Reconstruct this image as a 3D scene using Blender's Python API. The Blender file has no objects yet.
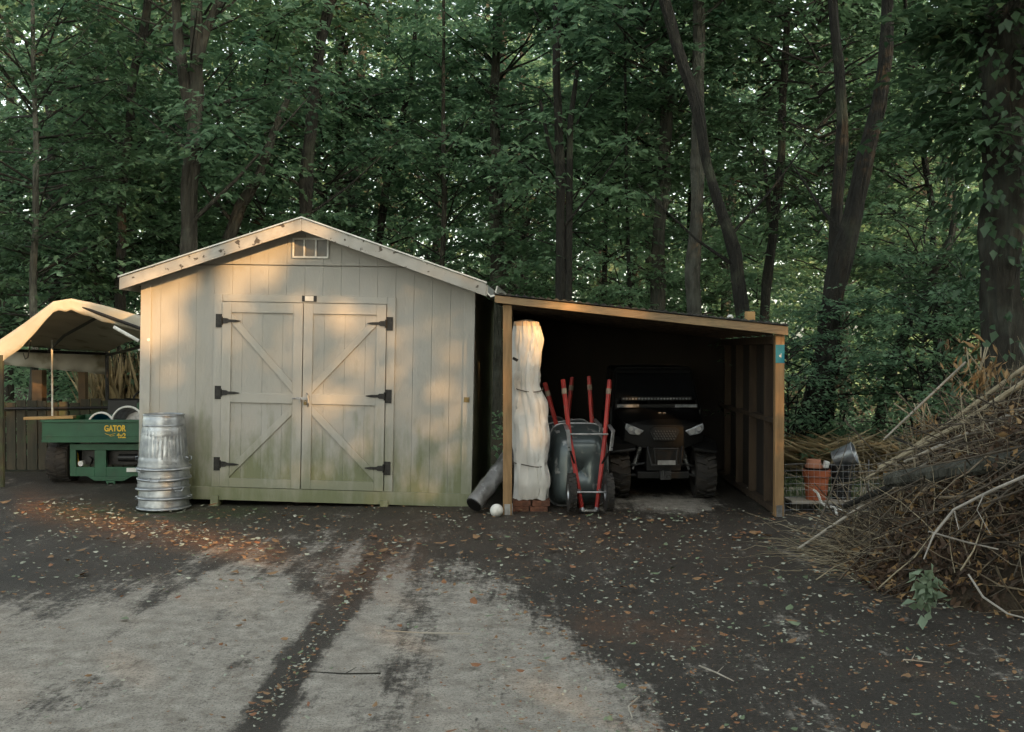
import bpy, bmesh, math, random
import numpy as np
from mathutils import Vector, Matrix, noise

R = math.radians
rnd = random.Random(7)
rng = np.random.default_rng(11)
scene = bpy.context.scene
col = scene.collection
H = 1.75          # eye height
CX, HY, F = 512.0, 350.0, 1000.0


def W(px, py, Y):
    """world point seen at pixel (px,py) standing at depth Y (used to measure the place)"""
    return Vector(((px - CX) / F * Y, Y, H - (py - HY) / F * Y))


def to_px(x, y, z=0.0):
    return CX + x / y * F, HY + (H - z) / y * F


# ------------------------------------------------------------------ mesh builder
class MB:
    def __init__(s):
        s.v, s.f, s.m = [], [], []

    def add(s, vs, fs, mi=0):
        b = len(s.v)
        s.v.extend([tuple(p) for p in vs])
        for f in fs:
            s.f.append(tuple(b + i for i in f))
            s.m.append(mi)

    def box(s, c, d, rot=None, mi=0, taper=1.0):
        hx, hy, hz = d[0] / 2, d[1] / 2, d[2] / 2
        vs = []
        for sz in (-1, 1):
            t = taper if sz > 0 else 1.0
            for sx, sy in ((-1, -1), (1, -1), (1, 1), (-1, 1)):
                p = Vector((sx * hx * t, sy * hy * t, sz * hz))
                if rot is not None:
                    p = rot @ p
                vs.append(p + Vector(c))
        s.add(vs, [(3, 2, 1, 0), (4, 5, 6, 7), (0, 1, 5, 4), (1, 2, 6, 5), (2, 3, 7, 6), (3, 0, 4, 7)], mi)

    def b2(s, x0, x1, y0, y1, z0, z1, mi=0):
        s.box(((x0 + x1) / 2, (y0 + y1) / 2, (z0 + z1) / 2), (abs(x1 - x0), abs(y1 - y0), abs(z1 - z0)), None, mi)

    def bar(s, p, q, w, h, mi=0, up=(0, 0, 1)):
        p, q = Vector(p), Vector(q)
        d = (q - p)
        L = d.length
        z = d.normalized()
        x = Vector(up).cross(z)
        if x.length < 1e-4:
            x = Vector((1, 0, 0))
        x.normalize()
        y = z.cross(x)
        rot = Matrix((x, y, z)).transposed()
        s.box((p + q) / 2, (w, h, L), rot, mi)

    def prism(s, poly, y0, y1, mi=0):
        n = len(poly)
        vs = [(x, y0, z) for x, z in poly] + [(x, y1, z) for x, z in poly]
        fs = [tuple(range(n)), tuple(range(2 * n - 1, n - 1, -1))]
        for i in range(n):
            j = (i + 1) % n
            fs.append((i, i + n, j + n, j))
        s.add(vs, fs, mi)

    def tube(s, pts, rads, n=8, mi=0, cap=True, jitter=0.0):
        pts = [Vector(p) for p in pts]
        if not hasattr(rads, '__len__'):
            rads = [rads] * len(pts)
        vs = []
        ref = None
        for i, p in enumerate(pts):
            a = pts[max(i - 1, 0)]
            b = pts[min(i + 1, len(pts) - 1)]
            t = (b - a).normalized()
            if ref is None:
                ref = Vector((1, 0, 0)) if abs(t.x) < .9 else Vector((0, 1, 0))
            x = (ref - t * ref.dot(t)).normalized()
            ref = x
            y = t.cross(x)
            for k in range(n):
                an = 2 * math.pi * k / n
                r = rads[i]
                if jitter:
                    q_ = Vector((p.x + math.cos(an) * 1.3, p.y + math.sin(an) * 1.3, p.z * .8))
                    r *= 1 + jitter * (.6 * noise.noise(q_) + (.45 * noise.noise(Vector((math.cos(an) * 4, math.sin(an) * 4, p.z * 1.7 + p.x))) if n > 20 else 0))
                vs.append(p + (x * math.cos(an) + y * math.sin(an)) * r)
        fs = []
        for i in range(len(pts) - 1):
            for k in range(n):
                k2 = (k + 1) % n
                fs.append((i * n + k, i * n + k2, (i + 1) * n + k2, (i + 1) * n + k))
        if cap:
            fs.append(tuple(range(n - 1, -1, -1)))
            fs.append(tuple(range((len(pts) - 1) * n, len(pts) * n)))
        s.add(vs, fs, mi)

    def lathe(s, prof, n=32, M=None, mi=0, rib=None):
        M = M or Matrix.Identity(4)
        vs = []
        for j, (r, z) in enumerate(prof):
            for k in range(n):
                an = 2 * math.pi * k / n
                rr = r + (rib(j, k) if rib else 0)
                vs.append(M @ Vector((rr * math.cos(an), rr * math.sin(an), z)))
        fs = []
        for j in range(len(prof) - 1):
            for k in range(n):
                k2 = (k + 1) % n
                fs.append((j * n + k, j * n + k2, (j + 1) * n + k2, (j + 1) * n + k))
        s.add(vs, fs, mi)

    def ring(s, c, R_, r, M=None, n=28, m=6, mi=0, arc=(0, 360)):
        M = M or Matrix.Identity(4)
        a0, a1 = R(arc[0]), R(arc[1])
        pts = [M @ (Vector(c) + Vector((R_ * math.cos(a0 + (a1 - a0) * i / n), R_ * math.sin(a0 + (a1 - a0) * i / n), 0))) for i in range(n + 1)]
        s.tube(pts, r, m, mi)

    def build(s, name, mats, parent=None, smooth=False, bevel=0.0, loc=None):
        me = bpy.data.meshes.new(name)
        me.from_pydata(s.v, [], s.f)
        if not isinstance(mats, (list, tuple)):
            mats = [mats]
        for m in mats:
            me.materials.append(m)
        me.polygons.foreach_set('material_index', s.m)
        if smooth:
            me.polygons.foreach_set('use_smooth', [True] * len(me.polygons))
        me.update()
        o = bpy.data.objects.new(name, me)
        col.objects.link(o)
        if parent:
            o.parent = parent
        if loc:
            o.location = loc
        if smooth:
            try:
                me.set_sharp_from_angle(angle=R(40))
            except Exception:
                pass
        if bevel:
            b = o.modifiers.new('bevel', 'BEVEL')
            b.width = bevel
            b.segments = 2
            b.limit_method = 'ANGLE'
        return o


def tag(o, label=None, cat=None, group=None, kind=None):
    if label: o['label'] = label
    if cat: o['category'] = cat
    if group: o['group'] = group
    if kind: o['kind'] = kind
    return o


def empty(name, loc, rz=0, ry=0):
    o = bpy.data.objects.new(name, None)
    o.empty_display_size = .2
    o.location = loc
    o.rotation_euler = (0, ry, rz)
    col.objects.link(o)
    return o


def copy_tree(o, parent=None):
    c = o.copy()
    col.objects.link(c)
    c.parent = parent
    for ch in list(o.children):
        copy_tree(ch, c)
    return c


# ------------------------------------------------------------------ materials
def mat(name, c, c2=None, rough=.7, metal=0, scale=5, bump=0, bscale=None, stretch=(1, 1, 1), detail=6, lo=.35, hi=.65, spec=.5, coat=0, c3=None, c3scale=1.0, c3lo=.55, c3hi=.7, rvar=0):
    m = bpy.data.materials.new(name)
    m.use_nodes = True
    nt = m.node_tree
    N, L = nt.nodes, nt.links
    b = N['Principled BSDF']
    b.inputs['Roughness'].default_value = rough
    b.inputs['Metallic'].default_value = metal
    b.inputs['Specular IOR Level'].default_value = spec
    b.inputs['Coat Weight'].default_value = coat
    b.inputs['Base Color'].default_value = (*c, 1)
    tc = N.new('ShaderNodeTexCoord')
    mp = N.new('ShaderNodeMapping')
    mp.inputs['Scale'].default_value = stretch
    L.new(tc.outputs['Object'], mp.inputs['Vector'])
    nz = N.new('ShaderNodeTexNoise')
    nz.inputs['Scale'].default_value = scale
    nz.inputs['Detail'].default_value = detail
    L.new(mp.outputs[0], nz.inputs['Vector'])
    if c2:
        rp = N.new('ShaderNodeValToRGB')
        rp.color_ramp.elements[0].position = lo
        rp.color_ramp.elements[1].position = hi
        rp.color_ramp.elements[0].color = (*c, 1)
        rp.color_ramp.elements[1].color = (*c2, 1)
        L.new(nz.outputs['Fac'], rp.inputs[0])
        out = rp.outputs[0]
        if c3:
            n3 = N.new('ShaderNodeTexNoise')
            n3.inputs['Scale'].default_value = c3scale
            n3.inputs['Detail'].default_value = 8
            L.new(tc.outputs['Object'], n3.inputs['Vector'])
            mr = N.new('ShaderNodeMapRange')
            mr.inputs[1].default_value = c3lo
            mr.inputs[2].default_value = c3hi
            L.new(n3.outputs['Fac'], mr.inputs[0])
            mx = N.new('ShaderNodeMix')
            mx.data_type = 'RGBA'
            L.new(mr.outputs[0], mx.inputs[0])
            L.new(out, mx.inputs[6])
            mx.inputs[7].default_value = (*c3, 1)
            out = mx.outputs[2]
        L.new(out, b.inputs['Base Color'])
    if rvar:
        mr = N.new('ShaderNodeMapRange')
        mr.inputs[3].default_value = rough - rvar
        mr.inputs[4].default_value = rough + rvar
        L.new(nz.outputs['Fac'], mr.inputs[0])
        L.new(mr.outputs[0], b.inputs['Roughness'])
    if bump:
        n2 = N.new('ShaderNodeTexNoise')
        n2.inputs['Scale'].default_value = bscale or scale * 3
        n2.inputs['Detail'].default_value = 5
        L.new(mp.outputs[0], n2.inputs['Vector'])
        bp = N.new('ShaderNodeBump')
        bp.inputs['Strength'].default_value = bump
        bp.inputs['Distance'].default_value = .02 if 'bark' not in name else .07
        L.new(n2.outputs['Fac'], bp.inputs['Height'])
        L.new(bp.outputs[0], b.inputs['Normal'])
    return m


def leaf_mat(name, c, c2, trans=.35, rough=.4, scale=1.2):
    m = bpy.data.materials.new(name)
    m.use_nodes = True
    nt = m.node_tree
    N, L = nt.nodes, nt.links
    b = N['Principled BSDF']
    b.inputs['Roughness'].default_value = rough
    b.inputs['Specular IOR Level'].default_value = .4
    at = N.new('ShaderNodeAttribute')
    at.attribute_name = 'tone'
    oi = N.new('ShaderNodeObjectInfo')
    ad = N.new('ShaderNodeMath')
    ad.operation = 'MULTIPLY_ADD'
    L.new(oi.outputs['Random'], ad.inputs[0])
    ad.inputs[1].default_value = .45
    L.new(at.outputs['Fac'], ad.inputs[2])
    rp = N.new('ShaderNodeValToRGB')
    rp.color_ramp.elements[0].color = (*c, 1)
    rp.color_ramp.elements[1].color = (*c2, 1)
    rp.color_ramp.elements[1].position = 1.2 if False else 1.0
    L.new(ad.outputs[0], rp.inputs[0])
    L.new(rp.outputs[0], b.inputs['Base Color'])
    t = N.new('ShaderNodeBsdfTranslucent')
    hs = N.new('ShaderNodeHueSaturation')
    hs.inputs['Value'].default_value = 1.5
    L.new(rp.outputs[0], hs.inputs['Color'])
    L.new(hs.outputs[0], t.inputs['Color'])
    mx = N.new('ShaderNodeMixShader')
    mx.inputs[0].default_value = trans
    L.new(b.outputs[0], mx.inputs[1])
    L.new(t.outputs[0], mx.inputs[2])
    L.new(mx.outputs[0], N['Material Output'].inputs['Surface'])
    return m


def shed_paint(name, base=(.40, .385, .33), z0=.05, z1=1.25, amount=.95):
    """beige paint, faint vertical weathering, green mildew spreading from the damp base"""
    m = mat(name, base, (base[0] * .86, base[1] * .85, base[2] * .8), rough=.62, scale=2.2, stretch=(1, 1, .35), bump=.15, bscale=40, lo=.3, hi=.75)
    nt = m.node_tree
    N, L = nt.nodes, nt.links
    b = N['Principled BSDF']
    prev = b.inputs['Base Color'].links[0].from_socket
    tc = N.new('ShaderNodeTexCoord')
    sp = N.new('ShaderNodeSeparateXYZ')
    L.new(tc.outputs['Object'], sp.inputs[0])
    mr = N.new('ShaderNodeMapRange')
    mr.inputs[1].default_value = z0
    mr.inputs[2].default_value = z1
    mr.inputs[3].default_value = 1
    mr.inputs[4].default_value = 0
    L.new(sp.outputs['Z'], mr.inputs[0])
    mp = N.new('ShaderNodeMapping')
    mp.inputs['Scale'].default_value = (1.4, 1.4, .55)
    L.new(tc.outputs['Object'], mp.inputs[0])
    nz = N.new('ShaderNodeTexNoise')
    nz.inputs['Scale'].default_value = 3.4
    nz.inputs['Detail'].default_value = 9
    nz.inputs['Roughness'].default_value = .62
    L.new(mp.outputs[0], nz.inputs['Vector'])
    ma = N.new('ShaderNodeMath')
    ma.operation = 'MULTIPLY_ADD'
    L.new(mr.outputs[0], ma.inputs[0])
    ma.inputs[1].default_value = .62
    L.new(nz.outputs['Fac'], ma.inputs[2])
    mp2 = N.new('ShaderNodeMapping')
    mp2.inputs['Scale'].default_value = (9, 9, .7)
    L.new(tc.outputs['Object'], mp2.inputs[0])
    nd = N.new('ShaderNodeTexNoise')
    nd.inputs['Scale'].default_value = 1.6
    nd.inputs['Detail'].default_value = 6
    L.new(mp2.outputs[0], nd.inputs['Vector'])
    drip = N.new('ShaderNodeMath')
    drip.operation = 'MULTIPLY_ADD'
    L.new(nd.outputs['Fac'], drip.inputs[0])
    drip.inputs[1].default_value = .45
    drip.inputs[2].default_value = -.225
    ad2 = N.new('ShaderNodeMath')
    L.new(ma.outputs[0], ad2.inputs[0])
    L.new(drip.outputs[0], ad2.inputs[1])
    ma = ad2
    m2 = N.new('ShaderNodeMapRange')
    m2.inputs[1].default_value = .67
    m2.inputs[2].default_value = 1.06
    m2.inputs[3].default_value = 0
    m2.inputs[4].default_value = amount
    L.new(ma.outputs[0], m2.inputs[0])
    mx = N.new('ShaderNodeMix')
    mx.data_type = 'RGBA'
    L.new(m2.outputs[0], mx.inputs[0])
    L.new(prev, mx.inputs[6])
    mx.inputs[7].default_value = (.15, .165, .085, 1)
    L.new(mx.outputs[2], b.inputs['Base Color'])
    return m


M = {}
M['siding'] = shed_paint('painted_siding', (.372, .36, .33))
M['trim'] = shed_paint('painted_trim', (.395, .382, .35), amount=.7)
M['skirt'] = shed_paint('mossy_board', (.27, .27, .2), z0=-.1, z1=.6)
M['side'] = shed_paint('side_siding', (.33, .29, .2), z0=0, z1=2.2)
M['rake'] = mat('peeling_board', (.40, .385, .35), (.33, .31, .27), rough=.6, scale=6, bump=.2, c3=(.07, .055, .04), c3scale=11, c3lo=.61, c3hi=.64)
M['drip'] = mat('drip_edge', (.55, .55, .52), (.42, .42, .4), rough=.4, metal=.6, scale=8)
M['shingle'] = mat('shingles', (.05, .05, .048), (.09, .085, .08), rough=.9, scale=30, bump=.5)
M['black'] = mat('black_iron', (.012, .012, .012), (.03, .028, .026), rough=.45, metal=.4, scale=30, bump=.1)
M['blackpl'] = mat('black_plastic', (.006, .006, .006), (.012, .012, .012), rough=.45, scale=12, spec=.3)
M['blackgl'] = mat('black_gloss', (.003, .003, .003), (.005, .005, .005), rough=.5, scale=4, coat=0, spec=.12)
M['white'] = mat('white_paint', (.7, .7, .66), (.5, .5, .46), rough=.6, scale=10)
M['glassdark'] = mat('dark_vent', (.06, .06, .055), (.14, .12, .09), rough=.35, scale=7)
M['post_old'] = mat('old_post', (.16, .10, .05), (.09, .06, .035), rough=.85, scale=5)
M['brass'] = mat('dull_brass', (.25, .18, .08), (.12, .09, .05), rough=.4, metal=.9, scale=20)
M['galv'] = mat('galvanised', (.42, .44, .46), (.26, .28, .30), rough=.42, metal=.92, scale=9, bump=.06, c3=(.62, .64, .66), c3scale=5, rvar=.1)
M['steel'] = mat('dull_steel', (.45, .46, .47), (.25, .25, .25), rough=.4, metal=.8, scale=15)
M['post'] = mat('treated_post', (.31, .19, .09), (.21, .125, .055), rough=.75, scale=6, stretch=(4, 4, .5), bump=.3, bscale=14, c3=(.10, .12, .05), c3scale=1.6, c3lo=.6, c3hi=.8)
M['fascia'] = mat('weathered_fascia', (.33, .22, .115), (.22, .155, .09), rough=.8, scale=3, stretch=(.6, 4, 4), bump=.35, bscale=12, c3=(.10, .10, .06), c3scale=2.5, c3lo=.55, c3hi=.8)
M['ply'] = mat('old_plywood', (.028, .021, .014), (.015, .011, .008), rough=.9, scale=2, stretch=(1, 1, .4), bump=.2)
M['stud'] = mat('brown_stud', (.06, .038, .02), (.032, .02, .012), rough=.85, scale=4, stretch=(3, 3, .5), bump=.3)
M['tarpaper'] = mat('roof_felt', (.02, .02, .02), (.05, .048, .04), rough=.85, scale=12, bump=.8, bscale=20)
M['teal'] = mat('teal_paint', (.0, .19, .26), (.0, .14, .21), rough=.5, scale=12)
M['cloth'] = mat('white_tarp', (.66, .65, .62), (.48, .46, .42), rough=.5, scale=2.5, bump=.9, bscale=6, stretch=(1.5, 1.5, .7))
M['cloth_sun_tint'] = mat('sun_tinted_tarp', (.60, .50, .40), (.45, .33, .22), rough=.7, scale=4, bump=.5, bscale=5)  # warm sunlight on the bundle top, put into the cloth colour
M['twine'] = mat('twine', (.12, .10, .08), (.06, .05, .04), rough=.9, scale=30)
M['brick'] = mat('clay_brick', (.17, .07, .04), (.09, .04, .025), rough=.9, scale=14, bump=.5)
M['red'] = mat('red_handle', (.42, .035, .025), (.27, .02, .018), rough=.5, scale=8, bump=.1, c3=(.25, .12, .09), c3scale=14, c3lo=.62, c3hi=.7)
M['gripe'] = mat('grip_wrap', (.30, .25, .18), (.2, .16, .12), rough=.8, scale=20)
M['tray'] = mat('tray_paint', (.10, .125, .125), (.055, .07, .075), rough=.33, metal=.5, scale=3, coat=.3, bump=.08, bscale=4, c3=(.38, .38, .36), c3scale=9, c3lo=.58, c3hi=.70, rvar=.12)
M['tyre'] = mat('tyre_rubber', (.014, .013, .012), (.03, .025, .02), rough=.85, scale=10, bump=.3)
M['green'] = mat('tractor_green', (.016, .085, .04), (.011, .06, .027), rough=.5, scale=5, bump=.05, c3=(.06, .08, .05), c3scale=5, c3lo=.6, c3hi=.8)
M['yellow'] = mat('yellow_decal', (.72, .46, .03), (.6, .36, .03), rough=.5, scale=5)
M['plank'] = mat('raw_plank', (.42, .26, .11), (.30, .18, .07), rough=.8, scale=4, stretch=(.5, 4, 4))
M['grey_plank'] = mat('grey_plank', (.42, .38, .32), (.27, .24, .19), rough=.85, scale=4, stretch=(.5, 4, 4), bump=.3)
M['fence'] = mat('dark_fence', (.055, .045, .03), (.03, .03, .02), rough=.9, scale=5, stretch=(3, 3, .5), bump=.3, c3=(.05, .07, .03), c3scale=3)
M['canvas'] = mat('canopy_canvas', (.54, .51, .43), (.42, .39, .31), rough=.75, scale=2.4, bump=.3, bscale=5, c3=(.17, .15, .09), c3scale=3.3, c3lo=.57, c3hi=.72)
def translucent(m, f, c):
    nt = m.node_tree
    t = nt.nodes.new('ShaderNodeBsdfTranslucent'); t.inputs[0].default_value = (*c, 1)
    x = nt.nodes.new('ShaderNodeMixShader'); x.inputs[0].default_value = f
    nt.links.new(nt.nodes['Principled BSDF'].outputs[0], x.inputs[1]); nt.links.new(t.outputs[0], x.inputs[2])
    nt.links.new(x.outputs[0], nt.nodes['Material Output'].inputs['Surface'])


translucent(M['canvas'], .2, (.5, .42, .3))
M['terra'] = mat('terracotta', (.40, .105, .04), (.28, .075, .03), rough=.75, scale=7, bump=.15)
M['terra2'] = mat('pale_terracotta', (.45, .20, .12), (.33, .14, .08), rough=.8, scale=9, bump=.2)
M['foil'] = mat('grey_wrap', (.20, .20, .20), (.09, .09, .085), rough=.35, metal=.3, scale=7, bump=.9, bscale=9, c3=(.4, .4, .4), c3scale=10, c3lo=.6, c3hi=.75)
M['drip_dark'] = mat('dull_grey', (.09, .09, .09), (.05, .05, .05), rough=.4, metal=.5)
M['lens'] = mat('lens_glass', (.42, .43, .45), (.12, .13, .14), rough=.25, metal=.3, scale=14, coat=.6)
M['bark'] = mat('brown_bark', (.044, .041, .031), (.02, .018, .013), rough=.95, scale=5, stretch=(3, 3, .6), bump=1.0, bscale=8, c3=(.085, .095, .075), c3scale=1.6, c3lo=.52, c3hi=.75)
M['bark_grey'] = mat('grey_bark', (.075, .075, .06), (.036, .036, .028), rough=.95, scale=5, stretch=(3, 3, .8), bump=.9, bscale=12, c3=(.12, .13, .105), c3scale=1.8, c3lo=.5, c3hi=.72)
M['bark_dark'] = mat('dark_bark', (.022, .021, .016), (.011, .0105, .008), rough=.95, scale=5, stretch=(3, 3, .6), bump=1.0, bscale=12, c3=(.055, .06, .04), c3scale=1.6)
M['twig'] = mat('twig', (.028, .026, .02), (.018, .017, .013), rough=.9, scale=9)
M['leafA'] = leaf_mat('maple_leaf', (.040, .095, .058), (.205, .325, .19), trans=.5)
M['leafB'] = leaf_mat('beech_leaf', (.048, .112, .066), (.23, .36, .21), trans=.5)
M['leafC'] = leaf_mat('oak_leaf', (.025, .060, .032), (.075, .13, .065), trans=.35)
M['leafFar'] = leaf_mat('far_leaf', (.09, .18, .105), (.27, .38, .24), trans=.5)


# ------------------------------------------------------------------ leaves
def leaf_arrays(P, D, Nn, S, aspect=.3, fold=None):
    """P base points, D direction, Nn normal, S length -> verts (n*4) faces(n*2)"""
    D = D / (np.linalg.norm(D, axis=1, keepdims=True) + 1e-9)
    Wd = np.cross(Nn, D)
    Wd /= (np.linalg.norm(Wd, axis=1, keepdims=True) + 1e-9)
    N2 = np.cross(D, Wd)
    S = S[:, None]
    fold = aspect * .27 if fold is None else fold
    b = P
    l = P + D * S * .42 + Wd * S * aspect + N2 * S * fold
    t = P + D * S - N2 * S * .12
    r = P + D * S * .42 - Wd * S * aspect + N2 * S * fold
    V = np.stack([b, r, t, l], 1).reshape(-1, 3)
    n = len(P)
    i = np.arange(n)[:, None] * 4
    Fc = np.concatenate([i + np.array([[0, 1, 2]]), i + np.array([[0, 2, 3]])], 1).reshape(-1, 3)
    return V, Fc


def tri_mesh(name, V, Fc, mats, mi=None, tone=None, extra=None):
    """fast triangle mesh; extra = MB with woody bits appended"""
    nV, nF = len(V), len(Fc)
    if extra is not None and extra.f:
        ev = np.array(extra.v)
        tris, emi = [], []
        for f, m_ in zip(extra.f, extra.m):
            for k in range(1, len(f) - 1):
                tris.append((f[0], f[k], f[k + 1]))
                emi.append(m_)
        ef = np.array(tris) + nV
        V = np.concatenate([V, ev])
        Fc = np.concatenate([Fc, ef])
        base = mi if mi is not None else np.zeros(nF, int)
        mi = np.concatenate([base, np.array(emi)])
        if tone is not None:
            tone = np.concatenate([tone, np.zeros(len(ef))])
    me = bpy.data.meshes.new(name)
    me.vertices.add(len(V))
    me.vertices.foreach_set('co', V.astype(np.float32).ravel())
    me.loops.add(len(Fc) * 3)
    me.loops.foreach_set('vertex_index', Fc.astype(np.int32).ravel())
    me.polygons.add(len(Fc))
    me.polygons.foreach_set('loop_start', np.arange(len(Fc), dtype=np.int32) * 3)
    me.polygons.foreach_set('loop_total', np.full(len(Fc), 3, dtype=np.int32))
    for m in mats:
        me.materials.append(m)
    if mi is not None:
        me.polygons.foreach_set('material_index', mi.astype(np.int32))
    if tone is not None:
        a = me.attributes.new('tone', 'FLOAT', 'FACE')
        a.data.foreach_set('value', tone.astype(np.float32))
    me.update()
    me.validate()
    return me


def spray_crown(name, leafm, seed, z0, z1, rad, n_limb, n_twig, n_leaf, lsize, prof=None, tilt=.30, axis=None, lean=(0, 0)):
    g = np.random.default_rng(seed)
    Ps, Ds, Ns, Ss, Ts = [], [], [], [], []
    wood = MB()
    for i in range(n_limb):
        u = g.random()
        z = z0 + (z1 - z0) * u
        az = g.random() * 2 * math.pi
        pr = prof(u) if prof else math.sin(math.pi * min(.98, .12 + .8 * u)) ** .6
        Lr = rad * pr * (.55 + .6 * g.random())
        rise = (.0 + .95 * g.random()) * Lr
        d = np.array([math.cos(az), math.sin(az), 0])
        o = np.array([lean[0] * u, lean[1] * u, z])
        bend = g.normal(0, .25)
        side = np.array([-d[1], d[0], 0])

        def pt(s):
            return o + d * Lr * s + side * bend * Lr * s * s + np.array([0, 0, rise * s - .55 * rise * s ** 3])
        wood.tube([pt(s) for s in (0, .35, .7, 1.0)], [.009 * Lr ** .8 + .003, .007 * Lr ** .8 + .002, .005, .002], 4, 1, False)
        ctone = g.random()
        for j in range(n_twig):
            s = .22 + .78 * (j + g.random() * .6) / n_twig
            q = pt(s)
            sg = 1 if j % 2 else -1
            tl = (.35 + .55 * g.random()) * (1.15 - .5 * s) * (lsize / .09) ** .5 * min(1.2, Lr / 2 + .3)
            td = d * (.5 + .3 * g.random()) + side * sg * (.6 + .4 * g.random()) + np.array([0, 0, g.normal(.05, .22)])
            td /= np.linalg.norm(td)
            k = np.arange(n_leaf)
            ss = (k + .5) / n_leaf
            tw_side = np.cross(td, [0, 0, 1.0])
            tw_side /= np.linalg.norm(tw_side) + 1e-9
            P = q[None] + td[None] * (ss * tl)[:, None] + np.array([0, 0, -.18 * tl])[None] * (ss ** 2)[:, None] + g.normal(0, .03, (n_leaf, 3))
            sgn = np.where(k % 2 == 0, 1, -1)[:, None]
            D = td[None] * .6 + tw_side[None] * sgn * .8 + g.normal(0, .25, (n_leaf, 3)) + np.array([0, 0, -.22])
            Nn = np.array([0, 0, 1.0])[None] + g.normal(0, tilt, (n_leaf, 3))
            Ps.append(P); Ds.append(D); Ns.append(Nn)
            Ss.append(lsize * (.65 + .7 * g.random(n_leaf)))
            Ts.append(np.clip(.15 + .45 * ctone + g.normal(0, .18, n_leaf), 0, 1))
    P, D, Nn, S, T = map(np.concatenate, (Ps, Ds, Ns, Ss, Ts))
    V, Fc = leaf_arrays(P, D, Nn, S)
    return tri_mesh(name, V, Fc, [leafm, M['twig']], np.zeros(len(Fc), int), np.repeat(T, 2), wood)


# ------------------------------------------------------------------ ground
def smooth(a, b, x):
    t = np.clip((x - a) / (b - a), 0, 1)
    return t * t * (3 - 2 * t)


def seg_dist(px, py, pts):
    d = np.full(px.shape, 1e9)
    for (x0, y0), (x1, y1) in zip(pts[:-1], pts[1:]):
        dx, dy = x1 - x0, y1 - y0
        t = np.clip(((px - x0) * dx + (py - y0) * dy) / (dx * dx + dy * dy), 0, 1)
        d = np.minimum(d, np.hypot(px - x0 - t * dx, py - y0 - t * dy))
    return d


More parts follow.
